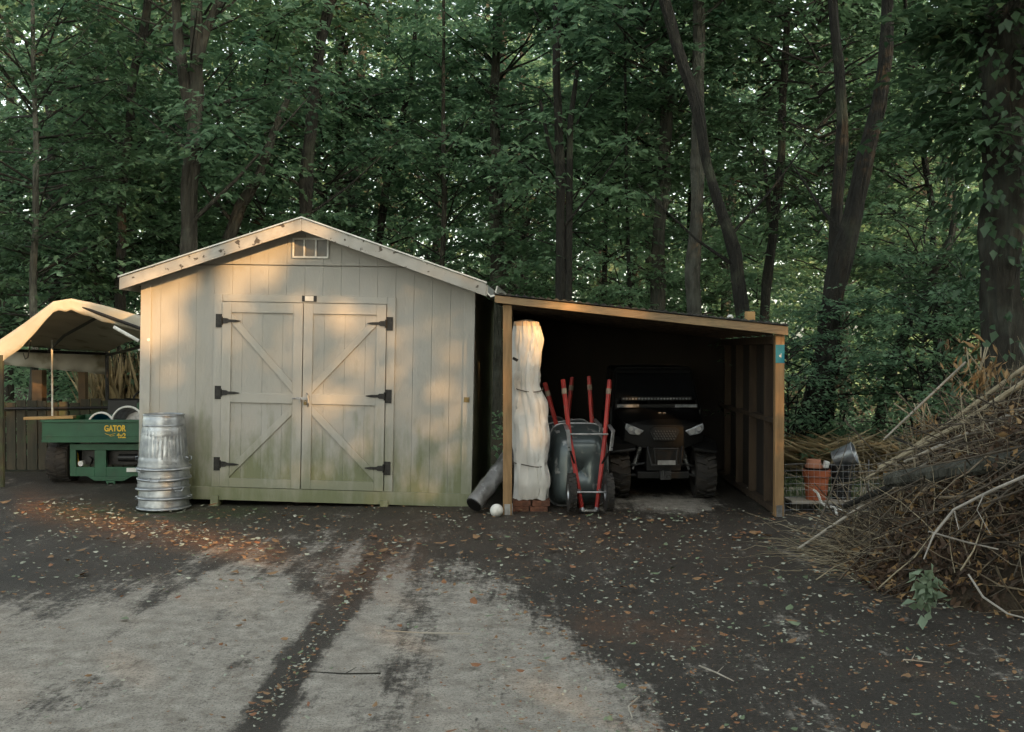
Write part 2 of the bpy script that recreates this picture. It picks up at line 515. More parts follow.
def ground():
    g = MB()
    g.add([(-160, -60, -.03), (160, -60, -.03), (160, 220, -.03), (-160, 220, -.03)], [(0, 1, 2, 3)])
    fl = mat('forest_soil', (.03, .024, .015), (.07, .055, .03), rough=.95, scale=6, bump=1.0, bscale=20, c3=(.03, .045, .018), c3scale=.7)
    tag(g.build('forest_floor', fl), kind='structure')
    xs = np.arange(-9.5, 7.0, .055)
    ys = np.concatenate([np.arange(-8, 3.2, .3), np.arange(3.2, 14.3, .055)])
    X, Y = np.meshgrid(xs, ys)
    nx, ny = len(xs), len(ys)
    Z = .003 + .012 * np.sin(X * .9 + 1) * np.sin(Y * .7) + .012
    idx = np.arange(nx * ny).reshape(ny, nx)
    q = np.stack([idx[:-1, :-1], idx[:-1, 1:], idx[1:, 1:], idx[1:, :-1]], -1).reshape(-1, 4)
    me = bpy.data.meshes.new('driveway')
    me.from_pydata(np.stack([X, Y, Z], -1).reshape(-1, 3).tolist(), [], q.tolist())
    Yc = np.maximum(Y, 1.2)
    px = CX + X / Yc * F
    py = HY + H / Yc * F
    # worn pale part of the yard
    bx = [-4000, 0, 90, 160, 215, 260, 330, 420, 500, 540, 570, 610, 650, 700, 4000]
    by = [650, 612, 602, 594, 570, 552, 546, 560, 590, 616, 646, 675, 708, 765, 3000]
    yb = np.interp(px, bx, by)
    dust = smooth(-38, 42, py - yb)
    w1 = np.interp(py, [530, 732, 1200], [7, 17, 40])
    s1 = seg_dist(px, py, [(398, 520), (345, 605), (300, 660), (255, 735), (150, 900)])
    dust *= smooth(w1 * .0, w1 * 2.1, s1)
    w2 = np.interp(py, [590, 732, 1200], [22, 30, 60])
    s2 = seg_dist(px, py, [(428, 575), (412, 650), (385, 735), (320, 900)])
    dust *= .5 + .5 * smooth(0, w2 * 1.7, s2)
    s3 = seg_dist(px, py, [(300, 565), (345, 600)])
    dust *= .35 + .65 * smooth(10, 40, s3)
    dust -= .75 * (1 - smooth(w1 * .35, w1 * 1.25, s1))
    dust += .55 * np.exp(-((px - 1010) / 25) ** 2 - ((py - 681) / 7) ** 2)
    dust += 1.2 * np.exp(-((px - 665) / 50) ** 2 - ((py - 505) / 9) ** 2) * (Y > 10.4)
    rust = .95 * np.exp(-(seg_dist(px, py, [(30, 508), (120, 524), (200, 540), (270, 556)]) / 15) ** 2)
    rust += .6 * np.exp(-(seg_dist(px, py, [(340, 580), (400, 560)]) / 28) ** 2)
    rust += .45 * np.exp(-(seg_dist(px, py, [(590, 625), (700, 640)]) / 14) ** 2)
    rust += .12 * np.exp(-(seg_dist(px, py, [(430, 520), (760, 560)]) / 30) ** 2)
    moss = .8 * np.exp(-(seg_dist(px, py, [(60, 512), (190, 516), (260, 512)]) / 9) ** 2)
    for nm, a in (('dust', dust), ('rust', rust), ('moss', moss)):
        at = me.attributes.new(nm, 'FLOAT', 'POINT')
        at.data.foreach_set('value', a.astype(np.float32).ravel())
    o = bpy.data.objects.new('driveway', me)
    col.objects.link(o)
    tag(o, kind='structure')
    me.polygons.foreach_set('use_smooth', [True] * len(me.polygons))
    m = bpy.data.materials.new('worn_asphalt')
    m.use_nodes = True
    nt = m.node_tree
    N, L = nt.nodes, nt.links
    b = N['Principled BSDF']
    tc = N.new('ShaderNodeTexCoord')

    def nz(scale, detail=8, rough=.6, stretch=None):
        n = N.new('ShaderNodeTexNoise')
        n.inputs['Scale'].default_value = scale
        n.inputs['Detail'].default_value = detail
        n.inputs['Roughness'].default_value = rough
        if stretch:
            mp = N.new('ShaderNodeMapping')
            mp.inputs['Scale'].default_value = stretch
            L.new(tc.outputs['Object'], mp.inputs[0])
            L.new(mp.outputs[0], n.inputs['Vector'])
        else:
            L.new(tc.outputs['Object'], n.inputs['Vector'])
        return n.outputs['Fac']

    def attr(n_):
        a = N.new('ShaderNodeAttribute')
        a.attribute_name = n_
        return a.outputs['Fac']

    def mth(op, a, b_, c=None):
        n = N.new('ShaderNodeMath')
        n.operation = op
        for i, v in enumerate((a, b_, c)):
            if v is None: continue
            if isinstance(v, (int, float)): n.inputs[i].default_value = v
            else: L.new(v, n.inputs[i])
        return n.outputs[0]

    def rng_(v, lo, hi, t0=0, t1=1):
        n = N.new('ShaderNodeMapRange')
        L.new(v, n.inputs[0])
        n.inputs[1].default_value = lo; n.inputs[2].default_value = hi
        n.inputs[3].default_value = t0; n.inputs[4].default_value = t1
        return n.outputs[0]

    def mix(f, a, b_):
        n = N.new('ShaderNodeMix')
        n.data_type = 'RGBA'
        L.new(f, n.inputs[0])
        for i, v in ((6, a), (7, b_)):
            if isinstance(v, tuple): n.inputs[i].default_value = (*v, 1)
            else: L.new(v, n.inputs[i])
        return n.outputs[2]
    asphalt = mix(rng_(nz(60, 4), .35, .65), (.024, .0205, .0165), (.068, .058, .047))
    asphalt = mix(rng_(nz(1.1, 8), .4, .7), asphalt, (.030, .026, .021))
    # pale aggregate specks
    vo = N.new('ShaderNodeTexVoronoi')
    vo.inputs['Scale'].default_value = 55
    L.new(tc.outputs['Object'], vo.inputs['Vector'])
    sp = rng_(vo.outputs['Distance'], .10, .22, .75, 0)
    sp = mth('MULTIPLY', sp, rng_(nz(3, 5), .5, .65))
    asphalt = mix(sp, asphalt, (.16, .145, .12))
    dustc = mix(rng_(nz(8, 8, .7), .3, .7), (.225, .203, .172), (.44, .405, .35))
    dustc = mix(rng_(nz(75, 5, .8), .50, .62, 0, .85), dustc, (.12, .108, .09))
    dustc = mix(rng_(nz(5, 12, .8), .52, .66, 0, .7), dustc, (.15, .125, .095))
    dn = mth('ADD', attr('dust'), mth('MULTIPLY', mth('SUBTRACT', nz(2.4, 14, .8, (1, .7, 1)), .5), 2.6))
    dn = mth('ADD', dn, mth('MULTIPLY', mth('SUBTRACT', nz(3.2, 10, .75, (1.5, .16, 1)), .5), 2.6))
    dn = mth('ADD', dn, mth('MULTIPLY', mth('SUBTRACT', nz(22, 8, .8), .5), 2.2))
    base = mix(rng_(dn, .28, .78), asphalt, dustc)
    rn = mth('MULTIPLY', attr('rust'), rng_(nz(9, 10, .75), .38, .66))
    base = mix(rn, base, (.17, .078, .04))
    mn = mth('MULTIPLY', attr('moss'), rng_(nz(5, 10, .75), .4, .6))
    base = mix(mn, base, (.03, .05, .015))
    L.new(base, b.inputs['Base Color'])
    L.new(rng_(dn, .3, .6, .62, .92), b.inputs['Roughness'])
    b.inputs['Specular IOR Level'].default_value = .3
    bp = N.new('ShaderNodeBump')
    bp.inputs['Strength'].default_value = .6
    bp.inputs['Distance'].default_value = .012
    L.new(mth('ADD', mth('MULTIPLY', nz(55, 6, .8), 1.6), mth('MULTIPLY', nz(4, 4), .8)), bp.inputs['Height'])
    L.new(bp.outputs[0], b.inputs['Normal'])
    me.materials.append(m)


ground()
GZ = .015


def litter():
    n = 6500
    # spread over the yard, denser near the sheds
    pxs = rng.random(n * 3) * 1100 - 40
    pys = 505 + (rng.random(n * 3) ** 1.35) * 260
    Y = H * F / (pys - HY)
    X = (pxs - CX) / F * Y
    keepp = np.where((pxs < 480) & (pys > 600), .22, 1.0) * np.where(pxs > 430, 1.0, .62)
    k = rng.random(n * 3) < keepp * .55
    X, Y, pys = X[k], Y[k], pys[k]
    k = ~((X > -4.4) & (X < -.35) & (Y > 11.0)) & ~((Y > 10.8) & (X > -.5))
    X, Y = X[k][:n], Y[k][:n]
    # clusters swept into the wheel track
    t = rng.random(420)
    tx = 395 - 140 * t + rng.normal(0, 9, 420); ty = 540 + 190 * t
    Yt = H * F / (ty - HY)
    X = np.concatenate([X, (tx - CX) / F * Yt]); Y = np.concatenate([Y, Yt])
    # rusty drift left and middle
    t = rng.random(700)
    tx = 30 + 240 * t + rng.normal(0, 12, 700); ty = 508 + 48 * t + rng.normal(0, 8, 700)
    Yt = H * F / (np.maximum(ty, 503) - HY)
    X = np.concatenate([X, (tx - CX) / F * Yt]); Y = np.concatenate([Y, Yt])
    n = len(X)
    m_ = 9000      # crumbs of leaf, bark and grit
    pxs = rng.random(m_) * 1100 - 40; pys = 505 + rng.random(m_) ** 1.1 * 260
    Yt = H * F / (pys - HY); Xt = (pxs - CX) / F * Yt
    k = ~((Yt > 10.8) & (Xt > -4.4)) & (rng.random(m_) < np.where(pxs < 480, .45, 1))
    X = np.concatenate([X, Xt[k]]); Y = np.concatenate([Y, Yt[k]])
    crumb = np.zeros(len(X), bool); crumb[-k.sum():] = True
    n = len(X)
    kind = rng.choice(4, n, p=[.42, .13, .36, .09])
    S = np.where(kind == 2, rng.uniform(.03, .055, n), np.clip(.037 * np.exp(rng.normal(0, .5, n)), .012, .115))
    big = rng.random(n) < .5
    S = np.where(big, S * .45, S)
    S = np.where(crumb, rng.uniform(.006, .018, n), S)
    S *= np.clip(Y / 8, .6, 1.1)
    P = np.stack([X, Y, np.full(n, GZ + .022)], 1)
    a = rng.random(n) * 2 * math.pi
    D = np.stack([np.cos(a), np.sin(a), rng.normal(0, .12, n)], 1)
    Nn = np.array([0, 0, 1.0])[None] + rng.normal(0, .28, (n, 3))
    D_ = D / np.linalg.norm(D, axis=1, keepdims=True)
    Wd = np.cross(Nn, D_); Wd /= np.linalg.norm(Wd, axis=1, keepdims=True)
    N2 = np.cross(D_, Wd)
    Sc = S[:, None]
    rw = rng.uniform(.2, .36, n)[:, None]
    ring = [(0, 0, .1), (.25, .8, 0), (.6, .95, .06), (1.0, 0, .15), (.62, -.9, .05), (.3, -.75, .0)]
    V = np.stack([P + D_ * Sc * u + Wd * Sc * rw * w * rng.uniform(.75, 1.1, n)[:, None] + N2 * Sc * z for u, w, z in ring], 1).reshape(-1, 3)
    V[:, 2] = np.maximum(V[:, 2], GZ + .012)
    i = np.arange(n)[:, None] * 6
    Fc = np.concatenate([i + np.array([[0, j, j + 1]]) for j in (1, 2, 3, 4)], 1).reshape(-1, 3)
    mats = [mat('leaf_tan', (.26, .15, .07), (.17, .09, .04), scale=8), mat('leaf_rust', (.28, .125, .05), (.18, .075, .035), scale=8),
            mat('leaf_pale', (.38, .38, .31), (.24, .27, .2), scale=8), mat('leaf_green', (.10, .14, .07), (.16, .2, .12), scale=8)]
    me = tri_mesh('fallen_leaves', V, Fc, mats, np.repeat(kind, 4))
    o = bpy.data.objects.new('fallen_leaves', me)
    col.objects.link(o)
    tag(o, 'tan, rust and pale fallen leaves scattered over the dark yard', 'fallen leaves', kind='stuff')
    # little fallen twigs, each one countable
    specs = [(470, 641, 385, 638, 'thin pale straight twig with leaf on its end, lying on the grey patch'),
             (380, 682, 306, 680, 'dark crumbling twig lying beside the dark wheel streak'),
             (700, 674, 735, 690, 'short crooked twig on the asphalt right of centre'),
             (905, 668, 935, 671, 'small straight twig lying near the brush pile foot'),
             (640, 706, 633, 728, 'tiny upright-pointing twig at the edge of the grey patch')]
    for i_, (x0, y0, x1, y1, lb) in enumerate(specs):
        a_ = W(x0, y0, H * F / (y0 - HY)); b_ = W(x1, y1, H * F / (y1 - HY))
        a_.z = b_.z = GZ + .022
        mid = (a_ + b_) / 2 + Vector((rnd.uniform(-.04, .04), rnd.uniform(-.05, .05), .006))
        o_ = a_.copy()
        g = MB()
        g.tube([Vector((0, 0, 0)), mid - o_, b_ - o_], [.005, .0045, .003], 5)
        g.tube([mid - o_, mid - o_ + Vector((.05, .08, .01))], [.003, .0015], 4)
        t_ = g.build('twig', M['grey_plank'] if i_ != 1 else M['twig'], loc=o_)
        tag(t_, lb, 'twig', 'twigs fallen on the yard')


litter()


# ------------------------------------------------------------------ shed
def shed():
    TH = -R(3.4)
    root = empty('garden_shed', (-2.335, 11.17, .05), TH, R(1.15))
    tag(root, 'weathered beige gabled shed with closed double doors and green mildew near its base', 'shed')
    hw = 1.87
    zr, slope = 3.075, .335
    zt = lambda x: zr - slope * abs(x) - .03
    seam = 2.64
    dp = 2.9
    w = MB()
    x = -hw
    widths = [.20] * 30
    xs = [-hw]
    while xs[-1] < hw - .12:
        xs.append(min(hw, xs[-1] + .205))
    if hw - xs[-1] > 1e-3: xs.append(hw)
    for a, b in zip(xs[:-1], xs[1:]):
        a_, b_ = a + .0013, b - .0013
        za, zb = zt(a_), zt(b_)
        lo_a, lo_b = min(za, seam - .006), min(zb, seam - .006)
        w.prism([(a_, .1), (b_, .1), (b_, lo_b), (a_, lo_a)], 0, .03)
        if max(za, zb) > seam + .05:
            pts = []
            if za < seam or zb < seam:
                # triangle/quad cut
                xc = (zr - .03 - seam) / slope * (1 if b_ > 0 else -1)
                if za < zb: pts = [(xc, seam + .006), (b_, seam + .006), (b_, zb)]
                else: pts = [(a_, seam + .006), (xc, seam + .006), (a_, za)]
            else:
                pts = [(a_, seam + .006), (b_, seam + .006), (b_, zb), (a_, za)]
                if a_ < 0 < b_: pts.insert(3, (0, zr - .03))
            w.prism(pts, -.006, .03)
    w.prism([(-hw, .1), (hw, .1), (hw, zt(hw)), (0, zt(0)), (-hw, zt(hw))], .031, .09)
    wall = w.build('front_wall', M['siding'], root)
    w = MB()
    w.prism([(-hw, .1), (hw, .1), (hw, zt(hw)), (0, zt(0)), (-hw, zt(hw))], dp - .09, dp)
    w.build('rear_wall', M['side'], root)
    for sx in (-1, 1):
        s = MB()
        y = .092
        while y < dp - .1:
            y2 = min(y + .2, dp - .092)
            s.b2(sx * (hw - .03), sx * hw, y + .004, y2 - .004, .1, zt(hw) - .02)
            y = y2
        s.b2(sx * (hw - .07), sx * (hw - .032), .092, dp - .092, .1, zt(hw) - .02)
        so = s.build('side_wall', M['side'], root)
        c = MB()
        c.b2(sx * (hw - .10), sx * (hw + .018), -.022, -.002 + 0, .13, zt(hw) - .015)
        c.b2(sx * (hw + .002), sx * (hw + .018), 0, .09, .13, zt(hw) - .015)
        c.build('corner_board', M['trim'], root, bevel=.003)
    k = MB()
    k.b2(-1.36, hw + .03, -.035, -.004, 0, .145)
    k.b2(hw + .002, hw + .03, 0, dp, 0, .145)
    k.b2(-hw - .01, -1.362, -.028, -.004, .03, .145)
    k.b2(-hw - .03, -hw - .002, 0, dp, 0, .145)
    k.build('skirt_board', M['skirt'], root, bevel=.004)
    # feet (skids poking out)
    for fx in (-1.0, .92):
        f = MB()
        f.b2(fx - .045, fx + .045, -.06, .12, -.075, .05)
        f.build('foot', M['skirt'], root, bevel=.004)
    for fx in (-1.6, -.1, 1.7):
        for fy in (.35, 1.5, 2.6):
            f = MB()
            f.b2(fx - .1, fx + .1, fy - .1, fy + .1, -.12, .1)
            f.build('support_block', M['grey_plank'], root)
    # bottom closing
    # roof: two slabs
    rf = MB()
    ov = .145
    for sx in (-1, 1):
        xe = hw + ov
        for (o0, o1, mi) in ((.0, .035, 1), (.035, .06, 0)):
            pts = [(0, zr + o0), (sx * xe, zr - slope * xe + o0), (sx * xe, zr - slope * xe + o1), (0, zr + o1)]
            if sx < 0: pts.reverse()
            rf.prism(pts, -.24, dp + .15, mi)
    roof = rf.build('roof', [M['shingle'], M['trim']], root)
    for sx in (-1, 1):
        rk = MB()
        xe = hw + ov + .01
        t, b = .06, -.075
        pts = [(sx * .001, zr + t), (sx * xe, zr - slope * xe + t), (sx * xe, zr - slope * xe + b), (sx * .001, zr + b)]
        if sx < 0: pts.reverse()
        rk.prism(pts, -.268, -.242)
        rk.build('rake_board', M['rake'], root, bevel=.003)
        de = MB()
        pts = [(0, zr + t + .018), (sx * (xe + .01), zr - slope * xe + t + .018), (sx * (xe + .01), zr - slope * xe + t + .003), (0, zr + t + .003)]
        if sx < 0: pts.reverse()
        de.prism(pts, -.285, -.20)
        de.build('drip_edge', M['drip'], root)
        # eave fascia
        fa = MB()
        fa.b2(sx * (xe - .01), sx * (xe + .012), -.24, dp + .15, zr - slope * xe - .07, zr - slope * xe + .04)
        fa.build('eave_board', M['rake'], root)
    # gutter right
    gt = MB()
    xe = hw + ov + .02
    zg = zr - slope * xe - .01
    prof = [(xe + .005, zg + .06), (xe + .01, zg - .02), (xe + .04, zg - .05), (xe + .08, zg - .04), (xe + .10, zg + .05), (xe + .115, zg + .055), (xe + .09, zg - .055), (xe + .04, zg - .07), (xe, zg - .03), (xe - .003, zg + .06)]
    gt.prism(prof, -.22, dp + .1)
    gt.build('gutter', M['drip'], root)
    # vent
    v = MB()
    vx0, vx1, vz0, vz1 = -.155, .235, 2.735, 2.935
    v.b2(vx0, vx1, -.012, -.0075, vz0, vz1)
    vent = v.build('gable_vent', M['glassdark'], root)
    v = MB()
    for xx in (vx0, vx0 + .125, vx0 + .255, vx1):
        v.b2(xx - .009, xx + .009, -.03, -.0125, vz0 - .009, vz1 + .009)
    v.b2(vx0 - .009, vx1 + .009, -.028, -.0128, vz0 - .012, vz0 + .008)
    v.b2(vx0 - .009, vx1 + .009, -.028, -.0128, vz1 - .008, vz1 + .012)
    v.build('vent_frame', M['white'], vent)
    # door frame
    dl, dc, dr = -.945, -.025, .905
    d0, d1 = .15, 2.22
    fr = MB()
    fr.b2(dl - .10, dl - .006, -.024, -.001, .146, d1 + .085)
    fr.b2(dr + .006, dr + .10, -.024, -.001, .146, d1 + .085)
    fr.b2(dl - .004, dr + .004, -.024, -.001, d1 + .008, d1 + .085)
    fr.build('door_frame', M['trim'], root, bevel=.003)
    for side, (a, b) in ((-1, (dl, dc - .005)), (1, (dc + .005, dr))):
        pn = MB()
        nb = 4
        wd = (b - a) / nb
        for i in range(nb):
            pn.b2(a + i * wd + .001, a + (i + 1) * wd - .001, -.022, -.008, d0, d1)
        pn.b2(a, b, -.0078, -.0008, d0, d1)
        door = pn.build('door', M['siding'], root)
        rl = MB()
        sw = .105
        y0, y1 = -.042, -.0225
        rl.b2(a, a + sw, y0, y1, d0, d1)
        rl.b2(b - sw, b, y0, y1, d0, d1)
        for (za, zb) in ((d1 - .115, d1), (1.10, 1.21), (d0, d0 + .10)):
            rl.b2(a + sw + .001, b - sw - .001, y0 + .001, y1, za, zb)
        rl.build('door_rails', M['trim'], door, bevel=.002)
        ia, ib = a + sw + .002, b - sw - .002
        # braces meeting at the middle of the pair
        inner, outer = (ib, ia) if side < 0 else (ia, ib)
        for (zi, zo) in ((1.225, d1 - .125), (1.085, d0 + .115)):
            s_ = 1 if zo > zi else -1
            hwid = .11
            br = MB()
            pts = [(inner, zi), (inner, zi + s_ * hwid), (outer, zo), (outer, zo - s_ * hwid)]
            # order consistently
            br.prism(pts if (side < 0) == (s_ > 0) else pts[::-1], y0 + .003, y1)
            br.build('brace', M['trim'], door, bevel=.002)
        # hinges
        hx = dl if side < 0 else dr
        for hz in (2.01, 1.205, .405):
            h = MB()
            h.b2(hx - side * -0 - (.075 if side < 0 else -.0), hx + (.0 if side < 0 else .075), -.034, -.0245, hz - .075, hz + .075)
            for dz in (-.05, .05):
                h.box((hx + side * .035, -.036, hz + dz), (.02, .008, .02))
            h.tube([(hx, -.05, hz - .045), (hx, -.05, hz + .045)], .011, 8)
            n_ = 6
            L_ = .21
            poly = [(0, -.032), (.06, -.028), (.08, -.016), (.15, -.014), (L_, -.004), (L_, .004), (.15, .014), (.08, .016), (.06, .028), (0, .032)]
            pp = [(hx - side * u, hz + v_) for u, v_ in poly]
            h.prism(pp if side < 0 else pp[::-1], -.052, -.0425)
            for u in (.035, .11, .165):
                h.box((hx - side * u, -.054, hz), (.014, .006, .014))
            h.build('hinge', M['black'], door)
    # latch and lock
    lt = MB()
    lt.b2(-.09, .05, -.052, -.043, 1.145, 1.175)
    lt.tube([(-.095, -.055, 1.16), (-.13, -.07, 1.16)], .008, 6)
    lt.tube([(-.04, -.06, 1.16), (-.035, -.075, 1.15), (-.035, -.07, 1.11)], .007, 6)
    lt.build('latch', M['steel'], root)
    pl = MB()
    pl.b2(.0, .035, -.075, -.055, 1.09, 1.125)
    pl.ring((0, 0, 0), .012, .004, Matrix.Translation((.0175, -.065, 1.13)) @ Matrix.Rotation(R(90), 4, 'X'), 14, 6)
    pl.build('padlock', M['brass'], root, bevel=.003)
    hd = MB()
    hd.tube([(.03, -.045, 1.22), (.05, -.075, 1.2), (.06, -.08, 1.12), (.045, -.045, 1.07)], .007, 6)
    hd.build('handle', M['steel'], root, smooth=True)
    # plate over doors
    p = MB()
    p.b2(-.045, .12, -.035, -.0245, d1 + .02, d1 + .085)
    pl = p.build('number_plate', M['black'], root, bevel=.003)
    p = MB()
    p.b2(-.01, .085, -.039, -.0355, d1 + .025, d1 + .08)
    p.build('plate_insert', M['white'], pl)
    # small fittings
    p = MB()
    p.b2(hw - .085, hw - .025, -.034, -.0225, 1.16, 1.215)
    p.build('outlet_box', M['brass'], root)
    p = MB()
    p.tube([(-1.79, -.004, 1.78), (-1.79, -.03, 1.78)], .018, 10)
    p.build('round_cap', M['white'], root)


shed()


# ------------------------------------------------------------------ lean-to
def leanto():
    root = empty('lean_to', (-.047, 10.5, GZ), -R(1.6))
    tag(root, 'open fronted timber lean-to with low sloping roof on the right of the shed', 'lean-to')
    Wd, dp = 2.83, 3.3
    zl, zr = 2.215, 1.905       # underside of front fascia top line
    zf = lambda x: zl + (zr - zl) * x / Wd
    for x in (0, Wd):
        p = MB()
        p.b2(x - .047, x + .047, -.045, .045, 0.0, zf(x) - .005)
        po = p.build('post', M['post'], root, bevel=.005)
        b = MB()
        b.b2(x - .03, x + .03, -.052, -.0455, .0, .12)
        b.b2(x + .0475, x + .053, -.04, .03, .0, .12)
        b.build('post_bracket', M['steel'], po)
        if x:
            t = MB()
            t.b2(x - .046, x + .046, -.049, -.0456, 1.60, 1.79)
            tg = t.build('post_tag', M['teal'], po)
            t = MB()
            t.tube([(x + .0, -.0492, 1.675), (x + .0, -.0505, 1.675)], .012, 10)
            t.tube([(x + .01, -.0492, 1.655), (x + .01, -.0505, 1.70)], .003, 6)
            t.build('tag_mark', M['white'], tg)
    # fascia board (front) thin towards left
    f = MB()
    f.prism([(-.13, zf(-.13) - .0), (Wd + .07, zf(Wd + .07) - .01), (Wd + .07, zf(Wd + .07) + .08), (-.13, zf(-.13) + .075)], -.10, -.065)
    f.build('fascia_board', M['fascia'], root, bevel=.004)
    # header behind fascia
    h = MB()
    h.prism([(-.05, zf(-.05) - .10 + .1), (Wd + .05, zf(Wd) - .0), (Wd + .05, zf(Wd) + .06), (-.05, zf(0) + .06)], -.06, -.0)
    h.build('header', M['fascia'], root)
    # roof deck and felt
    d = MB()
    def slab(o0, o1, y0, y1, mi, x0=-.13, x1=Wd + .07):
        pts = [(x0, zf(x0) + o0), (x1, zf(x1) + o0), (x1, zf(x1) + o1), (x0, zf(x0) + o1)]
        d.prism(pts, y0, y1, mi)
    slab(.062, .078, -.062, dp + .1, 0)
    d.build('roof_deck', M['ply'], root)
    # corrugated / lumpy black roof cover
    r = MB()
    nxx = 150
    y0, y1 = -.115, dp + .12
    top = []
    for i in range(nxx + 1):
        x = -.14 + (Wd + .22) * i / nxx
        top.append((x, zf(x) + .10 + .011 * math.cos(i * 2 * math.pi / 4) + .004 * rnd.random()))
    bot = [(x, zf(x) + .088) for x, z in top]
    r.prism(bot + top[::-1], y0, y1)
    r.build('corrugated_roof', M['tarpaper'], root)
    # rafters
    for i in range(6):
        y = .35 + i * .55
        ra = MB()
        ra.prism([(-.02, zf(-.02) - .02), (Wd + .02, zf(Wd) - .02), (Wd + .02, zf(Wd) + .06), (-.02, zf(0) + .06)], y, y + .04)
        ra.build('rafter', M['stud'], root)
    # left wall (sheathing, set back behind the post), back wall, right wall
    wl = MB()
    wl.b2(-.035, -.02, .9, dp, .02, zf(0) - .03)
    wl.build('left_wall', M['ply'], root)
    wb = MB()
    wb.prism([(-.018, .02), (Wd + .03, .02), (Wd + .03, zf(Wd) + .06), (-.018, zf(0) + .06)], dp - .02, dp)
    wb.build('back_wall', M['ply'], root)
    wr = MB()
    x1 = Wd + .045
    wr.b2(x1 - .014, x1, .05, dp + .01, .03, .99)
    wr.b2(x1 - .014, x1, .05, .42, 1.0, zf(Wd) - .03)
    wr.b2(x1 - .014, x1, 1.0, dp + .01, 1.0, zf(Wd) - .03)
    wr.b2(x1 - .010, x1 - .002, .42, 1.0, 1.0, zf(Wd) - .03)
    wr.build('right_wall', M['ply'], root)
    for i in range(4):
        y = .42 + i * .78
        s = MB()
        s.b2(x1 - .10, x1 - .015, y, y + .042, .095, zf(Wd) - .11)
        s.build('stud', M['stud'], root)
    for z, dd in ((.03, .06), (.97, .045), (1.80, .08)):
        s = MB()
        s.b2(x1 - .102, x1 - .016, .05 if z < 1.7 else .05, dp - .03, z, z + dd)
        s.build('rail', M['stud'], root)
    # floor slab of packed dirt is part of the yard
    # odd block lying on the roof
    b = MB()
    b.box((0, 0, .05), (.10, .05, .1))
    x = 2.55
    o = b.build('wood_block', M['plank'], bevel=.003, loc=(2.52, 10.6, GZ + zf(2.56) + .108))
    o.rotation_euler = (0, 0, .3)
    tag(o, 'small yellowish wood block standing on the lean-to roof edge', 'wood block')
    b = MB()
    b.lathe([(0.0, 0), (.03, 0), (.035, .015), (.02, .035), (0, .04)], 10)
    o = b.build('stone', M['white'], smooth=True, loc=(2.3, 10.55, GZ + zf(2.35) + .112))
    tag(o, 'small white stone lying on the lean-to roof left of the block', 'stone')


leanto()


